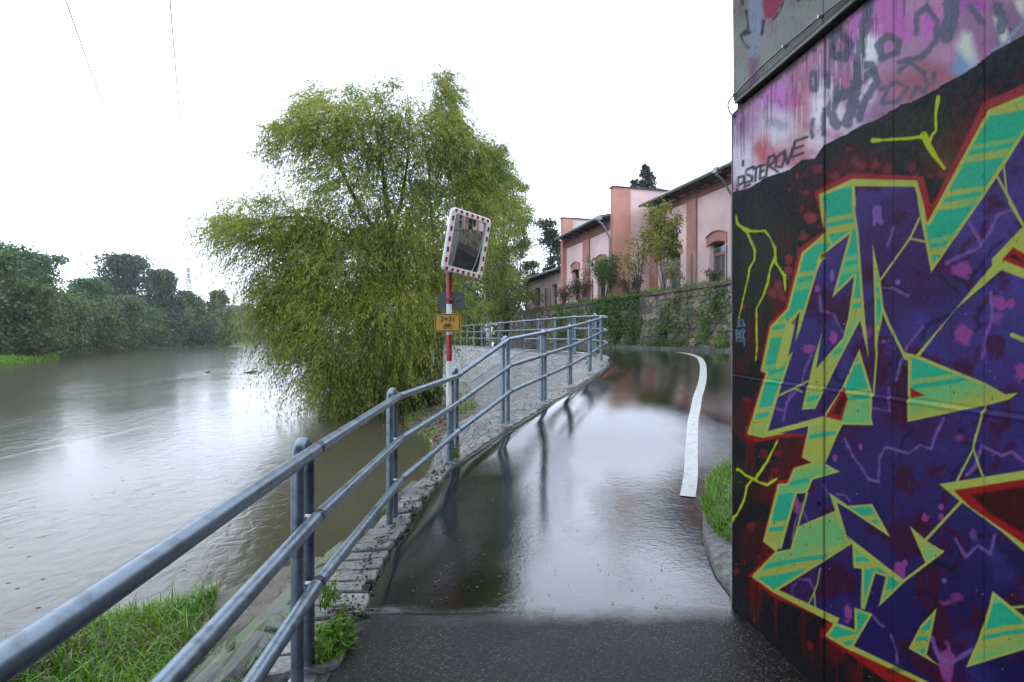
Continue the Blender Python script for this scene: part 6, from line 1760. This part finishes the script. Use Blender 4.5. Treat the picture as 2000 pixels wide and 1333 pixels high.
# --- the far bank of the river
G = 'trees along the far river bank'
def bz_(): return WZ + .5
far = [  # px, top, Z, width px, material, label
 (-60, 470, 62, 190, 'bankleaf', 'big tree cut by the left edge of the picture on the far bank'),
 (20, 492, 70, 150, 'bankleaf', 'dark green tree at the left picture edge above the grassy spit'),
 (75, 500, 84, 130, 'bankleaf', 'tall bluish green tree second from the left on the far bank'),
 (55, 560, 66, 120, 'olive', 'olive willow-like tree leaning over the grassy spit'),
 (118, 575, 80, 110, 'olive', 'olive rounded tree right of the grassy spit'),
 (165, 548, 100, 100, 'bankleaf', 'mid green tree in the dip left of the tall oak'),
 (175, 590, 92, 110, 'olive', 'lower olive tree in front of the dip in the tree line'),
 (225, 580, 108, 90, 'olive', 'olive tree directly below the left side of the tall oak'),
 (254, 503, 135, 150, 'darkleaf', 'tallest dark oak standing above the other far bank trees'),
 (312, 530, 132, 76, 'darkleaf', 'dark oak shoulder attached right of the tallest oak'),
 (200, 545, 128, 70, 'darkleaf', 'dark crown just left of the tallest oak'),
 (285, 606, 126, 70, 'bankleaf', 'blue-green tree low at the water below the tall oak'),
 (330, 600, 136, 70, 'bankleaf', 'rounded blue-green tree below the right side of the tall oak'),
 (362, 572, 150, 60, 'darkleaf', 'tree below the electricity pylon'),
 (385, 592, 150, 55, 'bankleaf', 'mid green tree right below the pylon'),
 (421, 570, 165, 48, 'darkleaf', 'small round oak right of the pylon'),
 (437, 606, 158, 50, 'olive', 'rounded willow at the right end of the far bank'),
 (400, 612, 152, 50, 'olive', 'olive bush tree at the water right of the pylon'),
 (478, 602, 330, 40, 'darkleaf', 'faint misty tree beyond the end of the far bank'),
 (500, 610, 340, 50, 'bankleaf', 'misty tree partly behind the willow tips'),
 (545, 605, 335, 60, 'darkleaf', 'misty tree mostly hidden behind the willow'),
 (457, 600, 340, 36, 'bankleaf', 'misty tree just right of the rounded willow on the far bank'),
]
for i, (px, top, Z, w, m_, lb_) in enumerate(far):
    x = (px - 1000) / F * Z; t_ = EYE + (658 - top) / F * Z; z0_ = WZ + (.6 if Z < 300 else .3)
    tree(lb_, (x, Z, z0_), t_ - z0_, w / F * Z * 1.12, M[m_], ncl=int(90 + (w / 150) * 90), per=60 if Z < 200 else 40, fill=6, leaf=.0048 * Z if Z > 90 else .42, crown_lo=.02, group=G, seed=40 + i, depth=min(14, w / F * Z))
for px, py, Z in [(95, 508, 84), (112, 525, 86)]: pass
# grassy spit and bank grass
pts = []
Wn = W
for _ in range(26000):
    i = rng.integers(6, 100); i = min(i, len(Wn) - 2); p = Wn[i].lerp(Wn[i + 1], rng.random()); d = abs(rng.normal(0, 1)) * 3.0 + .3
    q = p + Vector((-1, .45, 0)).normalized() * d; pts.append((q.x, q.y, WZ + np.interp(d, [0, 1.2, 4, 9, 20], [-.3, .1, .45, .9, 1.6])))
tag(blades('bank_grass', np.array(pts), .6, .12, M['grass'], lean=.5), kind='stuff')
UP = []
for _ in range(42000):
    i = rng.integers(4, len(Wn) - 12); p = Wn[i].lerp(Wn[i + 1], rng.random()); d = rng.uniform(3.5, 12)
    q = p + (Vector((-1, .45, 0)).normalized() if p.y < 280 else Vector((-.5, .86, 0))) * d; top_ = 2.6 + 1.2 * math.sin(i * 1.3) + p.y * .012
    UP.append((q.x, q.y, WZ + np.interp(d, [0, 1.2, 4, 9, 20], [-.3, .1, .45, .9, 1.6]) + rng.random() ** 1.3 * top_))
UP = np.array(UP); dU = unit(rng.normal(size=UP.shape)); tag(leaf_mesh('undergrowth', UP, dU, perp(dU), .0075 * UP[:, 1].clip(60, 300), .0045 * UP[:, 1].clip(60, 300), M['bankleaf']), kind='stuff')
# leaves, clods and twigs on the mud shore and along the edge of the asphalt
shp = []
for _ in range(2600):
    t = rng.random() ** 1.4; i = rng.integers(6, 30); shp.append(tuple(A[i].lerp(B[i], t * .62))[:2])
shp = on_mesh(bpy.data.objects['mud_shore'], shp); shp[:, 2] += .012
dS = unit(rng.normal(size=shp.shape) * np.array([1, 1, .35])); M['mudlitter'] = leafmat('mud_litter', [(.03, .022, .012), (.07, .05, .03), (.14, .10, .05), (.05, .06, .015), (.22, .20, .16)], trans=0)
tag(leaf_mesh('shore_litter', shp, dS, perp(dS), rng.uniform(.05, .16, len(shp)), .05, M['mudlitter']), kind='stuff')
k = rng.choice(len(shp), 500, replace=False); k = k[np.sin(shp[k, 0] * 3) * np.sin(shp[k, 1] * 1.1) > .25]; tag(blades('shore_grass', np.repeat(shp[k], 5, 0) + rng.normal(0, .08, (len(k) * 5, 3)) * np.array([1, 1, 0]), .28, .014, M['grass'], lean=.7), kind='stuff')
OV = np.array([(1, 0, 0), (0, 1, 0), (-1, 0, 0), (0, -1, 0), (0, 0, .7), (0, 0, -.7)], float); OF = np.array([(0, 1, 4), (1, 2, 4), (2, 3, 4), (3, 0, 4), (1, 0, 5), (2, 1, 5), (3, 2, 5), (0, 3, 5)])
cv = []; cf = []
for _ in range(700):
    u = rng.uniform(1.7 * PER, 7.2 * PER); v_ = abs(rng.normal(0, .22)); p = S(u, min(v_, 1)) + Vector((rng.normal(.01, .03), 0, 0)); s_ = rng.uniform(.003, .013) * (1.6 if rng.random() < .1 else 1)
    b_ = len(cv) * 6; cv.append(OV * s_ * rng.uniform(.6, 1.4, (6, 1)) + np.array(p) + np.array([0, 0, .012 + (.02 if v_ > .08 else 0)])); cf.append(OF + b_)
tag(mesh('clods', np.concatenate(cv), np.concatenate(cf).astype(np.int32), M['mortar']), kind='stuff')

# driftwood in the river and sticks at the near bank
def drift(label, px, py, L_, r_, yaw, name='driftwood', fork=True):
    Z = -(WZ - EYE) * F / (py - 658); c = Vector(((px - 1000) / F * Z, Z, WZ)); t = Vector((math.cos(yaw), math.sin(yaw), 0))
    mb = MB(); mb.tube(catmull([c - t * L_ / 2 + Vector((0, 0, -.02)), c + Vector((0, 0, r_ * .8)), c + t * L_ * .35 + Vector((0, 0, r_ * 1.3)), c + t * L_ / 2 + Vector((0, 0, r_))], 4), [r_ * .4 + r_ * .6 * math.sin(math.pi * i / 12) for i in range(13)], 7)
    if fork: mb.tube([c, c + t * L_ * .2 + Vector((0, 0, L_ * .22))], [r_ * .5, r_ * .15], 5)
    return tag(mb.build(name, M['bark'], smooth=True), label, 'driftwood')
drift('dark driftwood log floating near the willow tips', 489, 729, 1.1, .09, .1, fork=False)
drift('small forked branch sticking out of the river', 405, 728, .45, .06, .4)
drift('distant branch stuck in the rapids near the far bank', 349, 690, 1.5, .12, 2.8)
q = P(430, 1177, 6.1); 
mb = MB(); mb.tube(catmull([Vector((-3.35, 5.75, WZ + .08)), Vector((-3.0, 5.85, WZ + .10)), Vector((-2.7, 5.9, WZ + .05))], 6), [.008 + .010 * math.sin(i / 12 * 3.1) for i in range(13)], 6); mb.tube(catmull([Vector((-2.95, 5.6, WZ + .2)), Vector((-2.75, 5.75, WZ + .12)), Vector((-2.65, 6.0, WZ + .02))], 5), .008, 5)
tag(mb.build('stick', M['bark'], smooth=True), 'dark wet stick lying at the waterline beyond the bank grass', 'stick')
# loose stones at the near bank
for i, (px, py, Z, s_) in enumerate([(398, 1232, 5.15, .07), (455, 1192, 5.7, .10), (428, 1196, 5.7, .06), (545, 1150, 6.5, .16), (600, 1120, 6.9, .15)]):
    c = P(px, py, Z); bm = bmesh.new(); bmesh.ops.create_icosphere(bm, subdivisions=2, radius=s_)
    for v_ in bm.verts: v_.co = Vector((v_.co.x * 1.4, v_.co.y, v_.co.z * .55)) * (1 + .16 * math.sin(v_.co.x * 60 + i * 3) * math.cos(v_.co.y * 47 + i))
    me = bpy.data.meshes.new('stone'); bm.to_mesh(me); bm.free(); o = add('stone', me, M['edge']); o.location = c; o.rotation_euler.z = i
    tag(o, ['small pale stone lying in the bank grass', 'larger pale stone at the edge of the bank grass', 'small stone beside the larger one at the waterline', 'wet boulder at the waterline behind the nearest post', 'wet boulder at the waterline right of the nearest post'][i], 'stone')
# fallen leaves on the wet path
r = np.random.default_rng(77)
pts = []
for _ in range(170):
    px_, py_ = r.uniform(770, 1400), r.uniform(830, 1190); q = onpath(px_, py_)
    if q.x > -.7 and q.x < 1.25 or q.y > 4: pts.append((q.x, q.y, q.z + .006))
pts = np.array(pts); d = unit(r.normal(size=pts.shape) * np.array([1, 1, .08])); wv = unit(np.cross(d, np.array([0, 0, 1.0]) + r.normal(size=pts.shape) * .15))
M['litter'] = leafmat('fallen_leaves', [(.03, .02, .01), (.08, .05, .02), (.2, .14, .05), (.02, .015, .01)], trans=0)
tag(leaf_mesh('leaf_litter', pts, d, wv, r.uniform(.008, .03, len(pts)), .010, M['litter']), kind='stuff')
# ------------------------------------------------------------------ far things
M['pylonsteel'] = mat('dark_pylon_steel', (.05, .055, .06), rough=.7)
M['haze_wall'] = mat('pale_render', (.45, .40, .36), rough=.9)
M['haze_red'] = mat('red_render', (.40, .20, .16), rough=.9)
# lattice pylon
pc = P(368, 640, 300); pt = empty('electricity_pylon', Vector((pc.x, 300, 2)), 'pale lattice electricity pylon rising behind the far bank trees', 'pylon')
topz = P(368, 523, 300).z; b = Vector((pc.x, 300, 0)); mb = MB(); hw = 3.2
def leg(sx, sy, z): f = 1 - (z - 2) / (topz - 2); w = .35 + (hw - .35) * max(0, f) ** 1.15; return b + Vector((sx * w, sy * w, z))
lv = [2 + (topz - 2) * k / 12 for k in range(13)]
for sx, sy in ((-1, -1), (1, -1), (1, 1), (-1, 1)): 
    mb2 = MB(); mb2.tube([leg(sx, sy, z) for z in lv], .13, 4); mb2.build('leg', M['pylonsteel'], pt)
for k in range(12):
    for (a, c) in (((-1, -1), (1, -1)), ((1, -1), (1, 1)), ((1, 1), (-1, 1)), ((-1, 1), (-1, -1))):
        mb.tube([leg(*a, lv[k]), leg(*c, lv[k + 1])], .07, 3); mb.tube([leg(*c, lv[k]), leg(*a, lv[k + 1])], .07, 3)
mb.build('bracing', M['pylonsteel'], pt)
for py, w in ((545, 17), (552, 10), (562, 17)):
    z = P(368, py, 300).z; wl_ = w / F * 300; mb2 = MB()
    for s_ in (-1, 1): mb2.tube([b + Vector((0, 0, z + .9)), b + Vector((s_ * wl_, 0, z))], .14, 4); mb2.tube([b + Vector((0, 0, z - .4)), b + Vector((s_ * wl_, 0, z))], .14, 4)
    mb2.build('cross_arm', M['pylonsteel'], pt)
# power lines
M['wire'] = mat('wire', (.12, .13, .14), rough=.5, metal=.5)
for i, (x0, y0, x1, y1, lb_, rad) in enumerate([(128, 0, 190, 175, 'power line leaning rightwards at the far left of the sky', .042), (298, 0, 322, 190, 'fainter power line left of the steep one in the sky', .022), (332, 0, 347, 185, 'steep power line right of the faint one in the sky', .040)]):
    pts = []
    for t in np.linspace(-.12, 1, 14):
        px = x0 + (x1 - x0) * t; py = y0 + (y1 - y0) * t; Z = 22.0 / max(.05, (658 - py) / F); pts.append(P(px, py, Z))
    e = Vector((pc.x + (-4.6, -2.5, 4.6)[i], 300, P(368, (562, 552, 562)[i], 300).z)); l = pts[-1]; dv = pts[-1] - pts[-2]
    for k in range(1, 13):
        t = k / 12; q = l.lerp(e, t); q.z -= 3.0 * math.sin(math.pi * t); pts.append(q)
    mb = MB(); mb.tube(pts, rad, 4); tag(mb.build('power_line', M['wire']), lb_, 'power line', 'power lines')
# chimney and blocks in the mist
c = P(457, 640, 900); ch = empty('tower', Vector((c.x, 900, 0)), 'slender tower almost lost in the mist right of the far trees', 'tower')
mb = MB(); mb.tube([Vector((c.x, 900, 0)), Vector((c.x, 900, P(0, 600, 900).z)), Vector((c.x, 900, P(0, 585, 900).z)), Vector((c.x, 900, P(0, 562, 900).z))], [3.0, 2.6, 1.6, .5], 10); mb.build('shaft', M['kerb'], ch)
for px, py, w, m_, lb_ in [(462, 598, 13, 'haze_red', 'reddish distant block faint in the mist'), (479, 594, 17, 'haze_wall', 'pale distant block faint in the mist near the willow tips')]:
    c = P(px, py, 720); bw_ = w / F * 720; e = empty('distant_block', Vector((c.x, 720, 0)), lb_, 'building')
    mb = MB(); mb.box((c.x, 725, c.z / 2), (bw_, 10, c.z)); mb.build('wall', M[m_], e)
    mb = MB(); mb.box((c.x, 725, c.z + .4), (bw_ + 1, 11, .8)); mb.build('roof', M['soffit'], e)
    for k in range(3):
        for j in range(2): mb = MB(); mb.box((c.x + (k - 1) * bw_ * .3, 719.9, c.z - 3 - j * 4), (bw_ * .14, .3, 2)); mb.build('window', M['glass'], e)
# person walking away beyond the railing
def person():
    Z = 44.0; fx = (921 - 1000) / F * Z; g = H(44); t = empty('person', (fx, Z, g), 'distant person in black jacket and shorts walking away behind the railing', 'person')
    V = {'hip': (0, 0, .95), 'waist': (0, 0, 1.12), 'chest': (0, .02, 1.35), 'neck': (0, .02, 1.50), 'head': (0, .03, 1.62), 'top': (0, .03, 1.74), 'shl': (-.19, .02, 1.43), 'ell': (-.26, -.03, 1.17), 'hal': (-.24, .10, .93), 'shr': (.19, .02, 1.43), 'elr': (.26, .05, 1.17), 'har': (.25, .16, .95),
         'hl': (-.10, 0, .90), 'kl': (-.11, .16, .52), 'al': (-.11, .05, .09), 'tl': (-.11, .20, .04), 'hr': (.10, 0, .90), 'kr': (.11, -.03, .50), 'ar': (.11, -.28, .14), 'tr': (.11, -.20, .03)}
    Rd = {'hip': .15, 'waist': .14, 'chest': .165, 'neck': .062, 'head': .10, 'top': .07, 'shl': .07, 'ell': .05, 'hal': .035, 'shr': .07, 'elr': .05, 'har': .035, 'hl': .10, 'kl': .06, 'al': .04, 'tl': .035, 'hr': .10, 'kr': .06, 'ar': .04, 'tr': .035}
    Ed_ = [('hip', 'waist'), ('waist', 'chest'), ('chest', 'neck'), ('neck', 'head'), ('head', 'top'), ('chest', 'shl'), ('shl', 'ell'), ('ell', 'hal'), ('chest', 'shr'), ('shr', 'elr'), ('elr', 'har'), ('hip', 'hl'), ('hl', 'kl'), ('kl', 'al'), ('al', 'tl'), ('hip', 'hr'), ('hr', 'kr'), ('kr', 'ar'), ('ar', 'tr')]
    ks = list(V); me = bpy.data.meshes.new('body'); me.from_pydata([V[k] for k in ks], [(ks.index(a), ks.index(b)) for a, b in Ed_], []); o = bpy.data.objects.new('body', me); COL.objects.link(o)
    mod = o.modifiers.new('s', 'SKIN')
    for i, k in enumerate(ks): me.skin_vertices[0].data[i].radius = (Rd[k], Rd[k] * .8); me.skin_vertices[0].data[i].use_root = (i == 0)
    o.modifiers.new('u', 'SUBSURF').levels = 1
    m2 = bpy.data.meshes.new_from_object(o.evaluated_get(bpy.context.evaluated_depsgraph_get())); bpy.data.objects.remove(o)
    for m_ in (mat('black_clothes', (.012, .012, .014), rough=.8), mat('skin', (.42, .22, .15), rough=.6), mat('dark_hair', (.02, .015, .01), rough=.7), mat('shoes', (.05, .05, .05), rough=.6)): m2.materials.append(m_)
    for f in m2.polygons:
        z = f.center.z; f.use_smooth = True
        f.material_index = 2 if z > 1.54 else (3 if z < .09 else (1 if z < .56 or (1.48 < z <= 1.54) else 0))
        if abs(f.center.x) > .2 and z < 1.0: f.material_index = 1
    b_ = add('body', m2, None, t); b_.location = (0, 0, 0)
person()
# haze
mb = MB(); X0, X1, Y0, Y1, Z0, Z1 = -960, 460, -80, 1000, WZ - 1.2, 75
mb.box(((X0 + X1) / 2, (Y0 + Y1) / 2, (Z0 + Z1) / 2), (X1 - X0, Y1 - Y0, Z1 - Z0))
hm = bpy.data.materials.new('haze'); hm.use_nodes = True; hn = hm.node_tree; hn.nodes.remove(hn.nodes['Principled BSDF'])
pv = hn.nodes.new('ShaderNodeVolumePrincipled'); pv.inputs['Color'].default_value = (.90, .95, 1.0, 1); pv.inputs['Density'].default_value = HAZE; pv.inputs['Anisotropy'].default_value = .2
hn.links.new(pv.outputs[0], hn.nodes['Material Output'].inputs['Volume'])
tag(mb.build('haze', hm, org=(0, 0, 0)), kind='stuff')
print('TRIS', sum(len(m.loop_triangles) if m.loop_triangles else sum(len(p.vertices) - 2 for p in m.polygons) for m in bpy.data.meshes if len(m.polygons) < 5000) , 'willow', NWIL)
# the bridge deck over the near part of the path (its rain shadow ends at the joint in the asphalt)
mb = MB(); mb.hexa([(-16, -9, 7.0), (4.9, -9, 7.0), (4.9, 1.8, 7.0), (-16, 1.8, 7.0)], [(-16, -9, 8.2), (4.9, -9, 8.2), (4.9, 1.8, 8.2), (-16, 1.8, 8.2)])
tag(mb.build('bridge_deck', M['concrete']), kind='structure')
